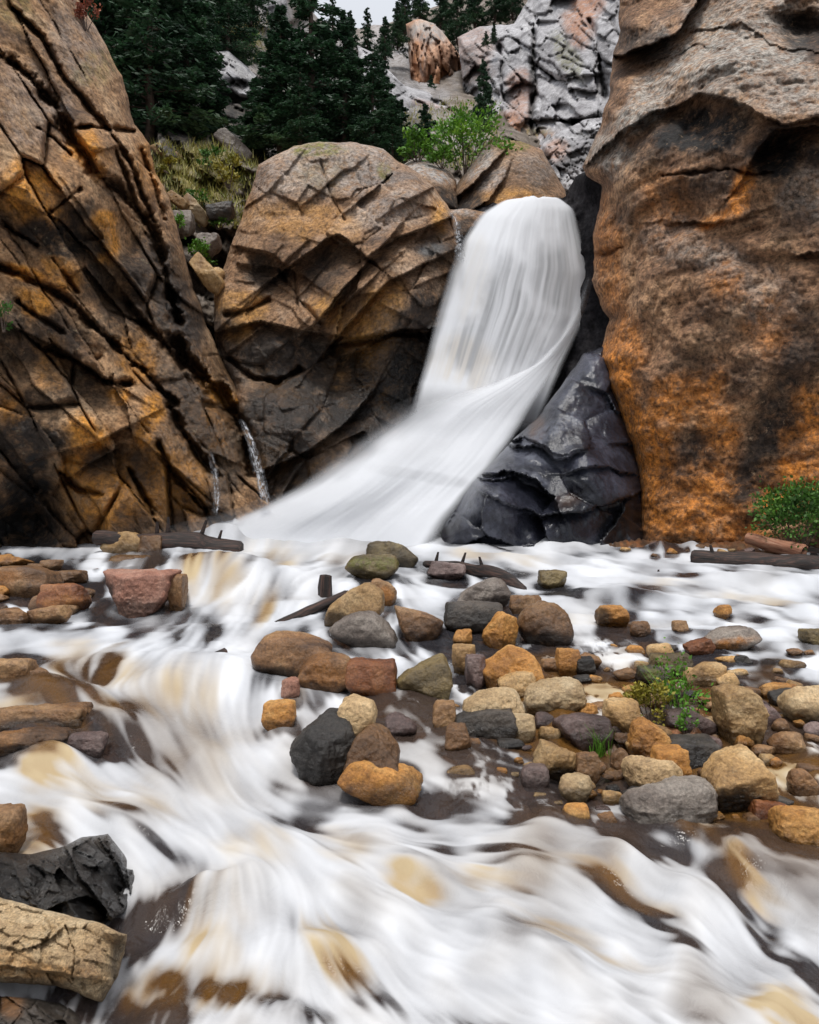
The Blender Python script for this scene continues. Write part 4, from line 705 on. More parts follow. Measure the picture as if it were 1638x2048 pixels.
S(964, 1084, 1285, 1394, 'orange', 'big orange-tan block in the middle of the bar', group=GB, sharp=18, sub=6, outline=[(966, 1300), (975, 1288), (1020, 1300), (1040, 1286), (1066, 1310), (1082, 1345), (1076, 1380), (1000, 1394), (968, 1384)])
S(994, 1074, 1344, 1406, 'tan', 'light tan wedge stone leaning on the big orange block', group=GB, sharp=18, outline=[(995, 1362), (1030, 1346), (1064, 1346), (1072, 1368), (1046, 1398), (1012, 1406)])
S(1046, 1170, 1358, 1442, 'pale', 'large pale tan oval stone, biggest of the pale ovals', group=GB, sharp=4.5, nplanes=14, sub=6, rot=-10)
S(924, 1048, 1378, 1458, 'pale', 'golden tan oval stone lying on a dark flat rock', group=GB, sharp=5, nplanes=14, sub=6, rot=-8, Y=float(Yof(1462)))
S(906, 1032, 1418, 1484, 'dark', 'dark flat rock underneath the golden tan oval', group=GB, sharp=12)
S(864, 912, 1406, 1470, 'brown', 'tan-topped dark stone at the left of the golden oval', group=GB, sharp=18)
S(1008, 1070, 1430, 1482, 'pale', 'small pale round stone below the golden oval', group=GB, sharp=5)
S(888, 948, 1452, 1518, 'brown', 'brown stone with a pale water stripe below the dark flat rock', group=GB, sharp=10)
S(1158, 1200, 1410, 1444, 'orange', 'small bright orange stone at the right end of the large pale oval', group=GB)
S(1112, 1160, 1298, 1354, 'orange', 'orange hooked stone standing in shallow water right of the big orange block', group=GB, sharp=20)
S(1148, 1190, 1316, 1356, 'dark', 'dark wedge stone beside the orange hooked one', group=GB, sharp=20)
S(1078, 1134, 1142, 1184, 'olive', 'grey-brown stone alone in the riffle right of the driftwood', group=GW)
S(1192, 1256, 1212, 1264, 'orange', 'orange-brown angular stone alone at the edge of the white riffle', group=GW, sharp=20, paint={'dark': [(1205, 1240, 16, 24, 0, .8)]})
S(1258, 1304, 1244, 1280, 'brown', 'small brown round stone right of the orange-brown angular one', group=GW, sharp=8)
S(1344, 1380, 1243, 1272, 'brown', 'small brown stone behind the shallow slabs of the bar', group=GW)
S(1410, 1514, 1254, 1306, 'grey', 'grey slab with a bright orange underside in the riffle', group=GW, sharp=12, rot=-16, paint={'orange': [(1450, 1285, 50, 14, -16, 1)]})
S(1368, 1426, 1278, 1318, 'red', 'dark red wedge below the grey slab', group=GW, rot=-20)
S(1430, 1464, 1210, 1240, 'orange', 'small orange stone far out in the white riffle', group=GW, sharp=9)
S(1606, 1664, 1260, 1298, 'olive', 'dark brown stone at the right edge of the riffle', group=GW)
S(1302, 1392, 1310, 1356, 'olive', 'olive-tan flat stone behind the weeds', group=GB, sharp=10)
S(1362, 1450, 1328, 1378, 'tan', 'tan and mauve stone right behind the weeds', group=GB, sharp=12)
S(1274, 1324, 1334, 1380, 'dark', 'dark mossy stone left of the weeds', group=GB, paint={'green': [(1298, 1345, 26, 14, 0, .9)]})
S(1516, 1594, 1368, 1398, 'orange', 'thin flat orange stone at the right of the bar', group=GB, sharp=9)
S(1430, 1524, 1372, 1500, 'tan', 'tall tan boulder right of the weeds', group=GB, sharp=14, sub=6, outline=[(1434, 1388), (1460, 1374), (1500, 1378), (1522, 1420), (1518, 1480), (1480, 1500), (1444, 1488), (1440, 1440)])
S(1566, 1668, 1374, 1452, 'pale', 'pale tan leaning oval at the right edge of the bar', group=GB, sharp=5, nplanes=12, rot=-32)
S(1210, 1284, 1404, 1472, 'tan', 'tan stone just left of the yellow tuft', group=GB, sharp=12)
S(1250, 1340, 1440, 1526, 'orange', 'light orange angular stone in front of the yellow tuft', group=GB, sharp=22, sub=6, outline=[(1252, 1510), (1270, 1450), (1290, 1441), (1325, 1462), (1338, 1500), (1320, 1526), (1270, 1526)])
S(1304, 1378, 1498, 1570, 'orange', 'darker orange stone propped below the light orange one', group=GB, sharp=16)
S(1250, 1360, 1514, 1600, 'pale', 'pale domed stone above the wet grey boulder', group=GB, sharp=5, nplanes=12, sub=6)
S(1246, 1432, 1556, 1676, 'grey', 'wet grey boulder with water running down its front', group=GB, sharp=6, nplanes=12, sub=6, rot=-22, Y=float(Yof(1650)))
S(1064, 1152, 1486, 1560, 'tan', 'tan-topped stone with a dark side near the lower channel', group=GB, sharp=14, rot=18, paint={'dark': [(1110, 1545, 50, 20, 0, .8)]})
S(1116, 1184, 1552, 1602, 'pale', 'small pale round stone at the edge of the lower channel', group=GB, sharp=4.5, nplanes=12)
S(1414, 1546, 1502, 1650, 'tan', 'big dark boulder with a tan ridge at the lower right of the bar', group=GB, sharp=20, sub=6, outline=[(1416, 1570), (1440, 1530), (1505, 1503), (1540, 1545), (1545, 1610), (1510, 1648), (1436, 1640)], facets=[(0, -1, -.35, .5), (-.3, -.6, .9, .75)], paint={'dark': [(1470, 1600, 70, 40, 0, 1)]})
S(1500, 1578, 1596, 1650, 'red', 'red-brown stone beside the dark boulder with a tan ridge', group=GB, sharp=14)
S(1548, 1690, 1614, 1716, 'orange', 'large mottled orange-brown boulder at the lower right edge', group=GB, sharp=7, nplanes=12, sub=6)
S(1540, 1612, 1466, 1512, 'brown', 'brown stone in the shallow pool behind the dark boulder', group=GB)
S(1580, 1632, 1540, 1594, 'brown', 'small round brown stone above the large mottled one', group=GB, sharp=8)
S(1150, 1198, 1508, 1568, 'brown', 'brown stone right of the tan-topped one', group=GB)
S(1224, 1258, 1500, 1558, 'brown', 'dark brown stone left of the pale domed one', group=GB)
S(1110, 1224, 1434, 1494, 'purple', 'flat wet mauve stone under the large pale oval', group=GB, sharp=10)
S(1214, 1254, 1388, 1428, 'orange', 'small orange stone behind the tan stone by the yellow tuft', group=GB)
S(1300, 1440, 1480, 1560, 'dark', 'dark wet rock in the shadow behind the orange stones', group=GB, Y=float(Yof(1530)))
S(1330, 1430, 1425, 1470, 'purple', 'mauve flat stone under the green sprig', group=GB)
# left edge
S(203, 306, 1064, 1128, 'tan', 'angular tan stone lying on the dark left log', group=GL, sharp=20, outline=[(206, 1095), (220, 1072), (262, 1065), (296, 1080), (304, 1110), (270, 1128), (220, 1124)], Y=14.0)
S(276, 332, 1072, 1136, 'brown', 'brown splintered stone beside the angular tan stone on the log', group=GL, sharp=20, Y=13.9)
S(214, 304, 1112, 1154, 'brown', 'brown flat stone between the log and the red block', group=GL, Y=12.6)
S(196, 348, 1144, 1240, 'pink', 'red-pink wedge block with a flat top in the left rapids', group=GL, sharp=26, sub=6, outline=[(197, 1148), (347, 1148), (330, 1200), (310, 1236), (240, 1240), (222, 1205)], facets=[(-.9, -1, 0, .62), (.35, -1, .1, .7)], paint={'dark': [(205, 1200, 26, 50, 0, .9)]})
S(340, 372, 1150, 1230, 'brown', 'narrow brown rock edge with a chute pouring beside it', group=GL, sharp=14)
S(-30, 114, 1134, 1200, 'brown', 'long flat brown stone at the left edge behind the rapids', group=GL, sharp=12, paint={'orange': [(20, 1150, 60, 14, 0, .8)]})
S(112, 170, 1142, 1176, 'brown', 'small brown stone right of the long flat one', group=GL)
S(80, 174, 1168, 1230, 'red', 'reddish-brown stone above the left rapids', group=GL, sharp=14, paint={'orange': [(130, 1200, 50, 14, 0, .8)]})
S(60, 142, 1212, 1252, 'brown', 'flat brown slab at the lip of the left rapids', group=GL, rot=-12)
S(-16, 70, 1218, 1254, 'brown', 'low brown stone washed by foam at the left edge', group=GL)
S(-14, 64, 1110, 1138, 'orange', 'small orange flat stone below the left cliff', group=GL)
S(-20, 20, 1172, 1200, 'orange', 'little orange stone in front of the long flat one', group=GL)
S(-20, 66, 1318, 1380, 'brown', 'brown rounded rock in the dark swirl at the left edge', group=GL)
S(66, 104, 1338, 1388, 'brown', 'small brown upright stone beside the rounded rock at the left edge', group=GL)
S(-30, 176, 1414, 1474, 'brown', 'broad brown rock under a thin veil of water', group=GL, sharp=14, depth=.6, rough=.09, paint={'dark': [(80, 1450, 100, 22, 0, .8)]})
S(-30, 150, 1464, 1514, 'brown', 'long brown ledge rock below the veiled rock', group=GL, sharp=14, depth=.6, rough=.09, paint={'orange': [(10, 1470, 40, 24, 0, .8)], 'dark': [(100, 1495, 70, 20, 0, .9)]})
S(134, 216, 1466, 1516, 'purple', 'mauve wet stone at the end of the long brown ledge rock', group=GL, sharp=9)
tag(relief('rock', M['s_dark'], [(-330, 1700), (0, 1704), (60, 1708), (130, 1692), (165, 1674), (215, 1668), (250, 1710), (284, 1762), (266, 1815), (205, 1852), (100, 1875), (-330, 1885)],
    [(-300, 1710, 3.2), (0, 1708, 3.1), (60, 1730, 2.88), (140, 1708, 2.92), (200, 1672, 3.15), (150, 1738, 2.82), (218, 1735, 2.98), (280, 1768, 3.1), (250, 1825, 2.86), (190, 1842, 2.62), (100, 1850, 2.58), (0, 1850, 2.6), (60, 1790, 2.72), (-300, 1850, 2.65)],
    2.4, seed=63, warp=5, nz=(.022, 5., 7), roundm=.10, roundpx=26, back=.8, jag=2, blocks=[(70, 44, 50, .03, .10, .01, .05), (24, 18, 20, .01, .02, .01, .07)], ledges=[([(140, 1712), (165, 1760), (215, 1825)], .035, 30), ([(205, 1690), (240, 1740), (262, 1790)], .03, 24)], paint={'wet': [(100, 1770, 300, 200, 0, 1)], 'grey': [(185, 1712, 36, 20, 20, .5)]}), 'large black angular rock behind the sandy slab', 'rock')  # grey: sheen of the sky painted on the top facet
S(-70, 40, 1622, 1722, 'brown', 'brown wet rock above the large black angular rock', group=GL, sharp=10, depth=.7, paint={'orange': [(0, 1680, 50, 40, 0, .7)]})
relief_slab = relief('rock', M['s_slab'], [(-330, 1700), (-120, 1752), (-20, 1788), (60, 1812), (150, 1835), (215, 1852), (254, 1868), (250, 1905), (238, 1950), (205, 2003), (175, 1995), (120, 1972), (40, 1968), (-60, 1960), (-330, 1960)],
    [(-300, 1720, 2.95), (-60, 1775, 2.70), (60, 1815, 2.56), (160, 1842, 2.50), (248, 1872, 2.44), (-300, 1880, 2.50), (0, 1900, 2.41), (110, 1932, 2.34), (200, 1958, 2.33), (250, 1905, 2.52), (242, 1950, 2.50), (205, 2000, 2.40), (100, 1975, 2.38), (0, 1964, 2.42), (-300, 1958, 2.47)],
    2.4, seed=61, warp=7, nz=(.030, 5.5, 6), roundm=.05, roundpx=12, back=.7, jag=5, blocks=[(90, 44, 14, .012, .04, .004, .05), (26, 16, 20, .006, .014, .002, .07)],
    ledges=[([(-40, 1885), (40, 1898), (85, 1890), (104, 1862), (90, 1840)], .025, 12), ([(-100, 1925), (0, 1930), (90, 1945), (190, 1960)], .03, 18)], cracks=[([(130, 1850), (150, 1900), (146, 1960)], 1.6, .03)],
    paint={'orange': [(60, 1940, 130, 22, 6, .7), (20, 1920, 60, 20, 0, .5)], 'dark': [(236, 1920, 16, 50, 8, .7), (215, 1985, 20, 24, 0, .6), (20, 1962, 160, 10, 3, .5)]})
tag(relief_slab, 'large pale sandy slab with a broken end in the left foreground', 'rock')
tag(relief('rock', M['s_dark'], [(-330, 1990), (0, 1992), (60, 1996), (120, 2004), (160, 2030), (172, 2080), (150, 2160), (-330, 2160)],
    [(-300, 2000, 2.30), (0, 1995, 2.36), (100, 2005, 2.36), (165, 2060, 2.30), (40, 2030, 2.20), (120, 2120, 2.1), (-300, 2120, 2.05), (0, 2130, 2.05)], 2.4, seed=65, warp=8, nz=(.06, 5., 7), roundm=.06, roundpx=16, back=.6, jag=4,
    blocks=[(50, 40, 40, .03, .06, .02, .06)], paint={'orange': [(20, 2010, 30, 30, 0, .4)]}), 'dark wet rock in the bottom left corner under the sandy slab', 'rock')
# small stones strewn over the bar and the banks: told apart by colour, size and the stone they lie beside
LAND = [(1105, 1400, 'the large pale oval'), (985, 1418, 'the golden oval'), (1022, 1340, 'the big orange block'), (1475, 1436, 'the tall tan boulder'), (1480, 1578, 'the dark boulder with a tan ridge'), (1293, 1482, 'the light orange stone'),
        (1305, 1556, 'the pale domed stone'), (1342, 1616, 'the wet grey boulder'), (1615, 1410, 'the leaning pale oval'), (1340, 1350, 'the weeds'), (1620, 1664, 'the large mottled boulder'), (850, 1362, 'the olive-tan rock'), (1110, 1522, 'the tan-topped stone'), (1460, 1280, 'the grey slab in the riffle'), (1224, 1238, 'the orange-brown angular stone')]
g = np.random.default_rng(99); placed = []
kinds = ['tan', 'orange', 'brown', 'brown', 'purple', 'brown', 'orange', 'dark', 'tan']; cw = dict(tan='tan', orange='orange', brown='brown', purple='mauve', grey='grey', dark='dark', red='rust-red', pink='pink', pale='pale')
zones = [(1050, 1638, 1430, 1640, 78), (1090, 1500, 1280, 1420, 48), (880, 1100, 1400, 1560, 18), (1240, 1640, 1085, 1112, 26), (-20, 200, 1110, 1240, 18), (1500, 1638, 1300, 1480, 16)]
for (x0, x1, y0, y1, n) in zones:
    for _ in range(n):
        for tr in range(12):
            x, y = g.uniform(x0, x1), g.uniform(y0, y1)
            if all((x - a) ** 2 + ((y - b) * 1.6) ** 2 > (c_ * .6) ** 2 for a, b, c_ in placed): break
        wv = (14 + 44 * g.uniform(0, 1) ** 1.4) * (0.45 if y < 1120 else .8 if y < 1300 else 1.); kd = kinds[g.integers(len(kinds))]; placed.append((x, y, wv))
        sh = ['flat', 'round', 'angular', 'long'][g.integers(4)]; hv = wv * {'flat': .42, 'round': .8, 'angular': .7, 'long': .5}[sh]
        sz = 'tiny' if wv < 20 else 'small' if wv < 32 else 'fist-sized'
        if y1 == 1112: lm = 'strewn on the shore below the orange cliff'
        elif x0 < 0: lm = 'among the brown stones at the left bank'
        else:
            a, b, nm = min(LAND, key=lambda L: (L[0] - x) ** 2 + (L[1] - y) ** 2)
            side = ('behind' if y < b - 14 else 'in front of') if abs(y - b) > abs(x - a) * .5 else ('left of' if x < a else 'right of'); lm = side + ' ' + nm
        stone('%s %s %s stone %s' % (sz, sh, cw[kd], lm), x, y, wv, hv, kd, rot=float(g.uniform(-25, 25)), sharp={'flat': 9, 'round': 7, 'angular': 20, 'long': 10}[sh], sub=4, nplanes=7, group='small stones strewn over the bar and banks')

# water darkened by thinner foam around the feet of the stones
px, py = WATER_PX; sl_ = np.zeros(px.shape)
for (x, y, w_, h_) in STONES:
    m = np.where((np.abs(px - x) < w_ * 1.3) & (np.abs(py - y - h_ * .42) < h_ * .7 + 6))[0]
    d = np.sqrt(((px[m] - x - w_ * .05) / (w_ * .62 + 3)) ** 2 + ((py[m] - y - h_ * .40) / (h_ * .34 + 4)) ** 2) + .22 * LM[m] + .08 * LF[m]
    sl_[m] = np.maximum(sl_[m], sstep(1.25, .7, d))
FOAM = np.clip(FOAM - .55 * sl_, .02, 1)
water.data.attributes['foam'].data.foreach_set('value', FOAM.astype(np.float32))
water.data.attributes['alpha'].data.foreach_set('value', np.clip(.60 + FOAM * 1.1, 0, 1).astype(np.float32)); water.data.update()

# ------------------------------------------------------------------ driftwood
def log(name, label, cat, pts, mat, seed, stubs=(), nseg=60, ns=18, lump=.12):
    """pts: (px, py, Y, radius in metres)"""
    P = np.array(pts, float); W3 = at(P[:, 0], P[:, 1], P[:, 2]); L = np.concatenate([[0], np.cumsum(np.linalg.norm(np.diff(W3, axis=0), axis=1))]); tot = L[-1]
    u = np.linspace(0, tot, nseg); c = np.stack([np.interp(u, L, W3[:, k_]) for k_ in range(3)], -1); r = np.interp(u, L, P[:, 3])
    o0 = c.mean(0); ax = unit(c[-1] - c[0]); up = np.array([0, 0, 1.]); sx = unit(np.cross(ax, up)); uz = np.cross(sx, ax)
    c = c + (np.stack([fbm(np.stack([u * 1.2, 0 * u, 0 * u + seed + 7 * k_], -1), 3, seed) for k_ in range(3)], -1)) * r.mean() * .7
    th = np.linspace(0, 2 * math.pi, ns, endpoint=False); U, T = np.meshgrid(u, th, indexing='ij')
    rr = r[:, None] * (1 + lump * fbm(np.stack([U.ravel() * 2.5 / max(r.mean() * 8, .01) * .3, np.cos(T).ravel() * 1.3, np.sin(T).ravel() * 1.3 + seed], -1), 4, seed).reshape(U.shape) * 2 + .05 * np.sign(np.sin(T * 5 + seed)))
    rr[0] *= .72; rr[-1] *= .72
    V = c[:, None] + rr[..., None] * (np.cos(T)[..., None] * sx + np.sin(T)[..., None] * uz); n = nseg * ns
    I = np.arange(n).reshape(nseg, ns); F = np.stack([I[:-1], I[1:], np.roll(I[1:], -1, 1), np.roll(I[:-1], -1, 1)], -1).reshape(-1, 4)
    V = V.reshape(-1, 3); caps = []
    for row, ce in ((0, c[0] - ax * r[0] * .12), (nseg - 1, c[-1] + ax * r[-1] * .12)):
        V = np.concatenate([V, [ce]]); k_ = len(V) - 1
        for j in range(ns): caps.append([I[row, j], I[row, (j + 1) % ns], k_, k_] if row else [I[row, (j + 1) % ns], I[row, j], k_, k_])
    bm = bmesh.new(); bv = [bm.verts.new(v) for v in (V - o0)]
    for f in list(F) + caps:
        f = list(dict.fromkeys(f)); bm.faces.new([bv[i] for i in f]).smooth = True
    R = Matrix((tuple(ax), tuple(sx), tuple(uz)))                  # lay the mesh along its own x axis
    bmesh.ops.transform(bm, matrix=R.to_4x4(), verts=bm.verts); me = bpy.data.meshes.new(name); bm.to_mesh(me); bm.free()
    o = link(name, me, M[mat]); o.matrix_world = Matrix.Translation(o0) @ R.transposed().to_4x4()
    tag(o, label, cat)
    for (f, ln, lean, rad) in stubs:
        bm = bmesh.new(); bmesh.ops.create_cone(bm, cap_ends=True, segments=9, radius1=rad, radius2=rad * .5, depth=ln)
        for v in bm.verts: v.co.z += ln / 2; v.co.x += lean * v.co.z + .12 * rad * math.sin(v.co.z * 9); v.co.y += .2 * rad * math.cos(v.co.z * 13)
        me = bpy.data.meshes.new('branch_stub'); bm.to_mesh(me); bm.free()
        i = int(f * (nseg - 1)); b = link('branch_stub', me, M[mat], o); pw = Vector(c[i] + uz * r[i] * .6)
        b.matrix_parent_inverse = o.matrix_world.inverted(); b.location = pw
    return o
log('log', 'long dark fallen log with broken branch stubs at the foot of the left cliff', 'log', [(190, 1084, 14.1, .14), (300, 1082, 14.2, .2), (390, 1088, 14.2, .22), (492, 1098, 14.2, .17)], 'log_dark', 3,
    stubs=[(.40, .28, .02, .05), (.48, .36, .05, .045), (.68, .32, .35, .05), (.84, .22, .3, .04)])
log('log', 'black wet log lying across the pool at the right edge', 'log', [(1378, 1120, 12.4, .12), (1450, 1128, 12.2, .18), (1560, 1137, 11.9, .21), (1760, 1152, 11.5, .23)], 'log_dark', 5, stubs=[(.12, .16, -.3, .04)])
log('log', 'reddish barkless log under the green shrub on the right bank', 'log', [(1492, 1076, 14.2, .1), (1540, 1088, 13.8, .13), (1608, 1106, 13.3, .14)], 'log_red', 7)
log('log', 'dark log end just right of the reddish log', 'log', [(1600, 1104, 13.9, .1), (1760, 1120, 13.4, .12)], 'log_dark', 8)
log('stick', 'long dark driftwood stick leaning up to the tall tan rock', 'stick', [(536, 1254, 7.35, .03), (620, 1216, 7.8, .05), (694, 1186, 8.3, .055)], 'log_dark', 9)
log('tree_stump', 'dark snapped stump standing upright in the white water', 'stump', [(646, 1206, 8.8, .085), (647, 1170, 8.8, .085), (650, 1146, 8.8, .07)], 'log_dark', 11)
log('stick', 'short reddish-brown stick poking out of the rapids', 'stick', [(372, 1350, 5.7, .03), (415, 1326, 5.85, .045), (452, 1304, 6.0, .03)], 'log_dark', 13)
log('branch', 'knotted dark driftwood branch arching over the grey rock', 'branch', [(850, 1126, 11.2, .05), (910, 1128, 10.9, .06), (960, 1140, 10.4, .09), (1010, 1156, 9.9, .08), (1052, 1182, 9.3, .06)], 'log_dark', 15, stubs=[(.3, .16, .3, .03), (.5, .14, -.3, .03), (.1, .15, .2, .03)])
log('stick', 'thin black driftwood splinter in the riffle before the right log', 'stick', [(1288, 1148, 11.3, .03), (1330, 1156, 11.1, .05), (1378, 1164, 10.9, .02)], 'log_dark', 17, stubs=[(.3, .08, .2, .025)])

# ------------------------------------------------------------------ conifers
def quads(name, cen, ax1, ax2, mat, parent, loc=None):
    n = len(cen); V = np.stack([cen - ax1 * .5, cen + ax2 * .5 - ax1 * .05, cen + ax1 * .5, cen - ax2 * .5 - ax1 * .05], 1).reshape(-1, 3)
    return link(name, npmesh(name, V, np.arange(n * 4).reshape(-1, 4), False), mat, parent, loc)
def make_conifer(seed, ragged=.3, spread=.2, nb=150, droop=.35):
    """unit-height tree: trunk, and a crown of needle sprays on drooping boughs"""
    g = np.random.default_rng(seed); root = bpy.data.objects.new('conifer', None); C.collection.objects.link(root)
    cen, a1, a2 = [], [], []
    wood_v, wood_f = [], []
    def tube(p0, p1, r0, r1):
        k_ = len(wood_v); d = unit(p1 - p0); s = unit(np.cross(d, [.3, .5, .8])); t = np.cross(d, s)
        for p, r in ((p0, r0), (p1, r1)):
            for j in range(6): wood_v.append(p + r * (math.cos(j * math.pi / 3) * s + math.sin(j * math.pi / 3) * t))
        for j in range(6): wood_f.append([k_ + j, k_ + (j + 1) % 6, k_ + 6 + (j + 1) % 6, k_ + 6 + j])
    for i in range(8):
        tube(np.array([.004 * math.sin(i * 2), .004 * math.cos(i * 3), i / 8]), np.array([.004 * math.sin(i * 2 + 2), .004 * math.cos(i * 3 + 3), (i + 1) / 8]), .018 * (1 - i / 8) + .002, .018 * (1 - (i + 1) / 8) + .002)
    for b in range(nb):
        h = .05 + .93 * (b + g.uniform(0, 1)) / nb; L = spread * (1 - h) ** .75 * g.uniform(1 - ragged * 1.6, 1 + ragged * .6) + .015; az = g.uniform(0, 2 * math.pi)
        d = np.array([math.cos(az), math.sin(az), 0]); s_ = np.array([-d[1], d[0], 0]); p0 = np.array([0, 0, h])
        tip = p0 + d * L + np.array([0, 0, L * (.25 - droop * (1.5 - h))]); tube(p0, tip, .0035, .001)
        m = int(16 + 150 * L / .2 * 1.0); t = g.uniform(.12, 1.03, m) ** .75
        P = p0 + (tip - p0) * t[:, None] + s_ * (g.normal(0, .26, m) * L * (1.12 - t))[:, None] + np.array([0, 0, 1]) * (g.normal(0, .009, m) - .03 * L * t ** 2)[:, None]
        dr = unit(d[None] * .8 + s_[None] * g.normal(0, .8, m)[:, None] + np.array([0, 0, 1]) * g.normal(-.2, .35, m)[:, None]); pr = unit(np.cross(dr, g.normal(size=(m, 3)))); ln = g.uniform(.010, .026, m)[:, None]
        cen.append(P); a1.append(dr * ln * 1.5); a2.append(pr * ln * .5)
    link('trunk', npmesh('trunk', np.array(wood_v), np.array(wood_f)), M['bark'], root)
    quads('crown', np.concatenate(cen), np.concatenate(a1), np.concatenate(a2), M['needle'], root)
    return root
protos = [make_conifer(1, .3, .20, 130), make_conifer(2, .4, .25, 110), make_conifer(3, .5, .17, 90, .5)]
used = set()
def plant_tree(proto, label, px, py, Y, h, group, rz, sxy=1.0):
    p = protos[proto]
    if proto not in used: used.add(proto); r = p
    else:
        r = p.copy(); C.collection.objects.link(r)
        for ch in p.children: c = ch.copy(); C.collection.objects.link(c); c.parent = r
    r.location = tuple(at(np.array([px]), np.array([py]), np.array([Y]))[0]); r.scale = (h * sxy, h * sxy, h); r.rotation_euler = (0, 0, rz)
    tag(r, label, 'conifer', group)
GA, GC, GR = 'dark conifers above the left cliff', 'dark conifers behind the tan boulder', 'distant conifers on the skyline ridge'
for i, (pr, px, py, Y, h, s, lb) in enumerate([
    (0, 205, 250, 26, 8.5, 1.05, 'dark conifer rising straight behind the top edge of the left cliff'), (1, 300, 290, 25.5, 8.0, 1.05, 'broad dark conifer in the middle of the clump above the left cliff'), (0, 375, 290, 26.5, 7.5, .95, 'dark conifer right of the broad one above the grassy slope'),
    (1, 250, 200, 31, 9.5, 1.1, 'shadowed conifer at the back of the left clump'), (2, 425, 300, 27.5, 4.2, 1.2, 'short ragged conifer at the right end of the left clump'), (0, 340, 120, 34, 8.0, 1.1, 'conifer topping the left clump on the hillside'), (1, 455, 120, 36, 5.0, 1.2, 'conifer on the slope over the grey slab with a hollow'), (0, 410, 90, 38, 7, 1.2, 'conifer at the upper edge between the left clump and the crag'), (2, 160, 120, 28, 8, 1.1, 'conifer half hidden by the left cliff edge'), (1, 500, 50, 41, 4.5, 1.2, 'small conifer left of the whitish crag')]): plant_tree(pr, lb, px, py, Y, h, GA, i * 1.3, s * 1.12)
for i, (pr, px, py, Y, h, s, lb) in enumerate([
    (1, 715, 270, 33, 3.4, 1.3, 'shaded conifer in front of the pale slanting slab'), (0, 765, 290, 29, 3.4, 1.2, 'dark conifer at the lower end of the pale slanting slab'), (1, 800, 320, 27, 2.2, 1.4, 'little conifer behind the smaller green bush'), (0, 560, 310, 26.0, 5.2, 1.25, 'dark conifer at the left of the clump behind the tan boulder'), (2, 622, 310, 26.5, 7.4, 1.2, 'tallest conifer behind the tan boulder with a bare spire trunk'), (0, 690, 310, 26.5, 5.1, 1.2, 'pointed conifer right of the tallest one behind the tan boulder'), (1, 745, 315, 26.0, 3.7, 1.15, 'lower bushy conifer above the right shoulder of the tan boulder'),
    (1, 510, 320, 26.5, 2.9, 1.3, 'low conifer filling the gap left of the boulder top'), (1, 650, 300, 28.5, 4.6, 1.3, 'conifer in the shade at the back of the boulder clump'), (1, 785, 320, 25.5, 1.9, 1.4, 'little dark conifer beside the pale green bush'), (1, 600, 300, 25.0, 2.6, 1.5, 'squat conifer directly on the boulder skyline'), (1, 850, 300, 27.5, 1.7, 1.5, 'dark bushy conifer under the pale slanting slab'), (0, 967, 235, 37, 2.9, 1.0, 'slim dark conifer in the cleft of the grey cliff'), (1, 960, 262, 33, 1.7, 1.2, 'dark conifer at the foot of the cleft in the grey cliff')]): plant_tree(pr, lb, px, py, Y, h, GC, i * 1.7 + .4, s * 1.1)
for i, (pr, px, py, Y, h, s, lb) in enumerate([
    (0, 700, 110, 50, 3.0, 1.3, 'conifer on the ridge just left of the sky gap'), (2, 735, 112, 52, 3.4, 1.3, 'thin conifer standing against the sky gap'), (0, 770, 120, 50, 2.9, 1.3, 'conifer right of the thin one against the sky'), (1, 795, 100, 52, 3.4, 1.2, 'broad ridge conifer left of the orange pillar'), (0, 880, 60, 60, 4.4, 1.2, 'ridge conifer directly over the orange pillar'), (1, 915, 90, 56, 4.6, 1.3, 'bushy ridge conifer between pillar and grey cliff'), (0, 950, 55, 58, 4.2, 1.2, 'ridge conifer above the left corner of the grey cliff'),
    (0, 990, 45, 58, 4.5, 1.2, 'ridge conifer in the middle of the row over the grey cliff'), (1, 1025, 40, 58, 4.4, 1.2, 'ridge conifer at the right end of the row'), (0, 840, 40, 64, 4.0, 1.3, 'ridge conifer behind the pillar top'), (2, 665, 60, 58, 3.0, 1.3, 'wispy conifer left of the sky gap'), (0, 988, 85, 44, 1.1, 1.3, 'tiny conifer growing on a ledge of the grey cliff'), (1, 972, 92, 45, .9, 1.5, 'tiny bush-like conifer left of the ledge one'), (1, 862, 195, 46, 1.4, 1.3, 'small dark conifer at the foot of the orange pillar'), (0, 810, 70, 58, 4.2, 1.2, 'ridge conifer at the right of the sky gap')]): plant_tree(pr, lb, px, py, Y, h, GR, i * 2.1, s)

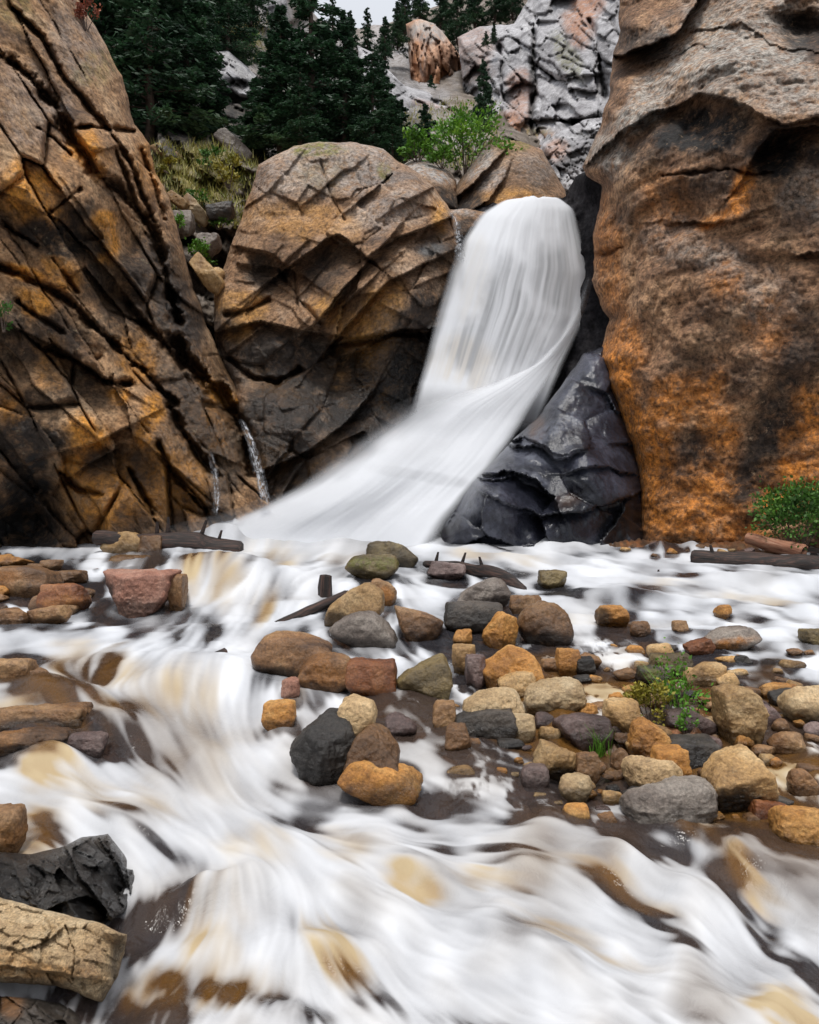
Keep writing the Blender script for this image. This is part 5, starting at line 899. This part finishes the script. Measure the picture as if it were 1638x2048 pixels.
# ------------------------------------------------------------------ shrubs, weeds and grass
def shrub(name, label, cat, px, py, w_, h_, Y, mat, n, seed, leaf=.05, stems=9, group=None, sparse=0.):
    g = np.random.default_rng(seed); k_ = Y / FOC; ww, hh = w_ * k_, h_ * k_
    base = at(np.array([px]), np.array([py + h_ / 2]), np.array([Y]))[0]
    root = bpy.data.objects.new(name, None); C.collection.objects.link(root); root.location = tuple(base); tag(root, label, cat, group)
    nc = max(5, int(n / 60)); cc = np.stack([g.uniform(-.42, .42, nc) * ww, g.uniform(-.4, .4, nc) * ww * .7, g.uniform(.25, .92, nc) * hh], -1); cc[:, :2] *= (1.15 - .6 * (cc[:, 2:] / hh - .3))
    ci = g.integers(nc, size=n); P = cc[ci] + g.normal(size=(n, 3)) * np.array([ww, ww * .7, hh]) * .095 * (1 + sparse); P[:, 2] = np.abs(P[:, 2])
    dr = unit(unit(P - np.array([0, 0, hh * .3])) + g.normal(0, .7, (n, 3))); pr = unit(np.cross(dr, g.normal(size=(n, 3)))); ln = g.uniform(.7, 1.3, n)[:, None] * leaf
    quads('foliage', P, dr * ln, pr * ln * .62, mat, root)
    bm = bmesh.new()
    for i in range(min(stems, nc)):
        p1 = Vector(cc[i]); p0 = Vector((p1.x * .15, p1.y * .15, -.05 * hh)); d = p1 - p0
        r = bmesh.ops.create_cone(bm, segments=5, radius1=leaf * .16, radius2=leaf * .06, depth=d.length); bmesh.ops.transform(bm, matrix=Matrix.Translation((p0 + p1) / 2) @ d.to_track_quat('Z', 'Y').to_matrix().to_4x4(), verts=r['verts'])
    me = bpy.data.meshes.new('stem'); bm.to_mesh(me); bm.free(); link('stem', me, M['bark'], root)
    return root
GS = 'bushes behind the boulders'
shrub('shrub', 'bright green leafy bush leaning over the boulder above the fall', 'shrub', 930, 285, 150, 125, 23.9, M['leaf'], 1900, 1, .13, group=GS)
shrub('shrub', 'smaller bright green bush at the right shoulder of the tan boulder', 'shrub', 836, 292, 66, 62, 23.6, M['leaf'], 700, 2, .12, group=GS)
shrub('shrub', 'low green bush between the two bright ones', 'shrub', 885, 318, 60, 36, 23.4, M['leaf'], 400, 3, .11, group=GS)
shrub('shrub', 'dense green shrub on the right bank below the orange cliff', 'shrub', 1590, 1034, 185, 128, 13.9, M['leaf_dark'], 3600, 4, .075, stems=14)
shrub('shrub', 'yellow-green bush beside the tan boulder on the grassy slope', 'shrub', 458, 345, 70, 56, 21.9, M['leaf_yellow'], 420, 5, .11, group=GS)
shrub('shrub', 'green bush under the conifers at the top of the grassy slope', 'shrub', 415, 318, 60, 40, 23.6, M['leaf_dark'], 320, 6, .1, group=GS)
shrub('shrub', 'dull green bush halfway down the gully slope', 'shrub', 390, 392, 56, 48, 22.2, M['leaf_dark'], 300, 7, .1, group=GS)
shrub('shrub', 'small green bush between the gully stones', 'shrub', 436, 440, 44, 36, 21.2, M['leaf_dark'], 220, 8, .09, group=GS)
shrub('shrub', 'vivid yellow-green bush low in the gully', 'shrub', 392, 508, 66, 46, 20.3, M['leaf'], 360, 9, .085, group=GS)
shrub('shrub', 'yellow-green bush hugging the slabs at the gully edge', 'shrub', 352, 450, 34, 46, 20.2, M['leaf'], 240, 10, .085, group=GS)
shrub('shrub', 'ochre bush at the top left of the grassy slope', 'shrub', 340, 330, 60, 30, 23.4, M['leaf_yellow'], 260, 11, .1, group=GS)
shrub('shrub', 'red-leaved bush over the top edge of the left cliff', 'shrub', 172, 22, 44, 72, 17.9, M['leaf_red'], 420, 12, .075)
shrub('shrub', 'yellowish bush on the hillside left of the grey slab', 'shrub', 425, 62, 50, 34, 37, M['leaf_yellow'], 260, 13, .16, group=GS)
shrub('shrub', 'pale olive bush on the slope under the whitish crag', 'shrub', 492, 80, 60, 36, 38, M['leaf_dark'], 260, 14, .16, group=GS)
shrub('plant', 'small green plant clinging to the left cliff at the picture edge', 'plant', 8, 632, 40, 60, 13.75, M['leaf_dark'], 160, 15, .06, stems=4)
GWD = 'weeds growing on the bar'
shrub('plant', 'yellow and green mossy tuft between the bar stones', 'plant', 1300, 1408, 90, 80, 4.72, M['leaf_yellow'], 800, 16, .026, stems=10, group=GWD)
shrub('plant', 'green leafy sprig standing above the bar stones', 'plant', 1372, 1392, 100, 110, 4.75, M['leaf'], 260, 17, .032, stems=9, group=GWD, sparse=.5)
shrub('plant', 'thin tall green weed behind the yellow tuft', 'plant', 1336, 1372, 50, 120, 4.9, M['leaf'], 120, 18, .02, stems=5, group=GWD, sparse=.6)
shrub('plant', 'low green and yellow sprig in front of the dark wet rock', 'plant', 1376, 1452, 54, 66, 4.45, M['leaf'], 160, 19, .022, stems=5, group=GWD)
def grass_tuft(label, px, py, h_, Y, n, seed, mat, w_):
    g = np.random.default_rng(seed); k_ = Y / FOC; base = at(np.array([px]), np.array([py]), np.array([Y]))[0]; V = []; F = []
    for i in range(n):
        x, y = g.normal(0, w_ * k_ * .3, 2); lx, ly = g.normal(0, .3, 2); H = h_ * k_ * g.uniform(.5, 1); r = .004; a = g.uniform(0, 3.14); k0 = len(V)
        for t in (0, .5, 1): 
            c = np.array([x + lx * H * t * t, y + ly * H * t * t, H * t]); q = r * (1 - t * .95) * np.array([math.cos(a), math.sin(a), 0]); V += [c - q, c + q]
        F += [[k0, k0 + 1, k0 + 3, k0 + 2], [k0 + 2, k0 + 3, k0 + 5, k0 + 4]]
    return tag(link('grass_tuft', npmesh('grass_tuft', np.array(V), np.array(F), False), mat, None, tuple(base)), label, 'grass tuft', GWD)
grass_tuft('thin grass tuft beside the tan-topped stone near the lower channel', 1200, 1510, 70, 4.35, 60, 3, M['leaf'], 36)
grass_tuft('taller grass blades sticking up behind the light orange stone', 1330, 1420, 100, 5.0, 40, 4, M['leaf'], 60)
# grass on the gully slope: nobody could count the blades
g = np.random.default_rng(5); dg = bpy.context.evaluated_depsgraph_get(); hill = bpy.data.objects['hillside']; V = []; F = []
hv = np.empty(len(hill.data.vertices) * 3, np.float32); hill.data.vertices.foreach_get('co', hv); hv = hv.reshape(-1, 3)
hx = CX + hv[:, 0] / hv[:, 1] * FOC; hy = CY - (hv[:, 2] - CAMZ) / hv[:, 1] * FOC
ok = np.where((hv[:, 1] < 48) & (((hx > 290) & (hx < 520) & (hy > 290) & (hy < 460)) | ((hx > 420) & (hx < 540) & (hy > 30) & (hy < 130)) | ((hx > 700) & (hx < 1000) & (hy > 200) & (hy < 340))))[0]
pk = hv[g.choice(ok, 9000)] + g.normal(0, .14, (9000, 3)) * np.array([1, 1, .1])
for p in pk:
    k0 = len(V); H = g.uniform(.12, .38); a = g.uniform(0, 6.3); q = .022 * np.array([math.cos(a), math.sin(a), 0]); V += [p - q, p + q, p + np.array([g.normal(0, .1), g.normal(0, .1), H])]; F.append([k0, k0 + 1, k0 + 2])
tag(link('grass', npmesh('grass', np.array(V), np.array(F), False), M['dry_grass']), 'dry yellow-green grass on the gully slope beneath the conifers', 'grass', kind='stuff')
# stones and slabs lying in the gully
GG = 'stones in the gully'
for a in [(360, 420, 385, 450, 'pale', 'long pinkish slab stone high in the gully', -40, 21.2), (380, 452, 505, 590, 'tan', 'long tan slab sliding down the gully edge above the dark cleft', -48, 19.0), (338, 388, 425, 470, 'grey', 'round grey stone under the gully bushes', 0, 20.6), (300, 372, 285, 330, 'tan', 'flat pinkish rock at the top of the gully', -30, 24.2),
          (412, 470, 400, 440, 'dark', 'dark stone in the shade beside the tan boulder', 0, 21.0), (424, 448, 536, 560, 'tan', 'small round tan stone beside the long slab', 0, 19.4), (395, 440, 470, 510, 'grey', 'grey stone between the lower gully bushes', 10, 20.4), (432, 512, 262, 330, 'grey', 'grey broken trunk-like slab at the root of the conifers', -40, 25.4), (330, 380, 380, 420, 'tan', 'tan stone against the cliff at the left of the gully', -50, 21.0)]:
    x0, x1, y0, y1, kd, lb, rt, Yd = a
    ol = [(x0, y0 + (y1 - y0) * .25), (x0 + (x1 - x0) * .25, y0), (x1, y0 + (y1 - y0) * .72), (x1 - (x1 - x0) * .1, y1), (x0 + (x1 - x0) * .5, y0 + (y1 - y0) * .85)] if rt < -20 else None
    S(x0, x1, y0, y1, kd, lb, Y=Yd, sharp=18, group=GG, outline=ol, depth=.5 if ol else .9)
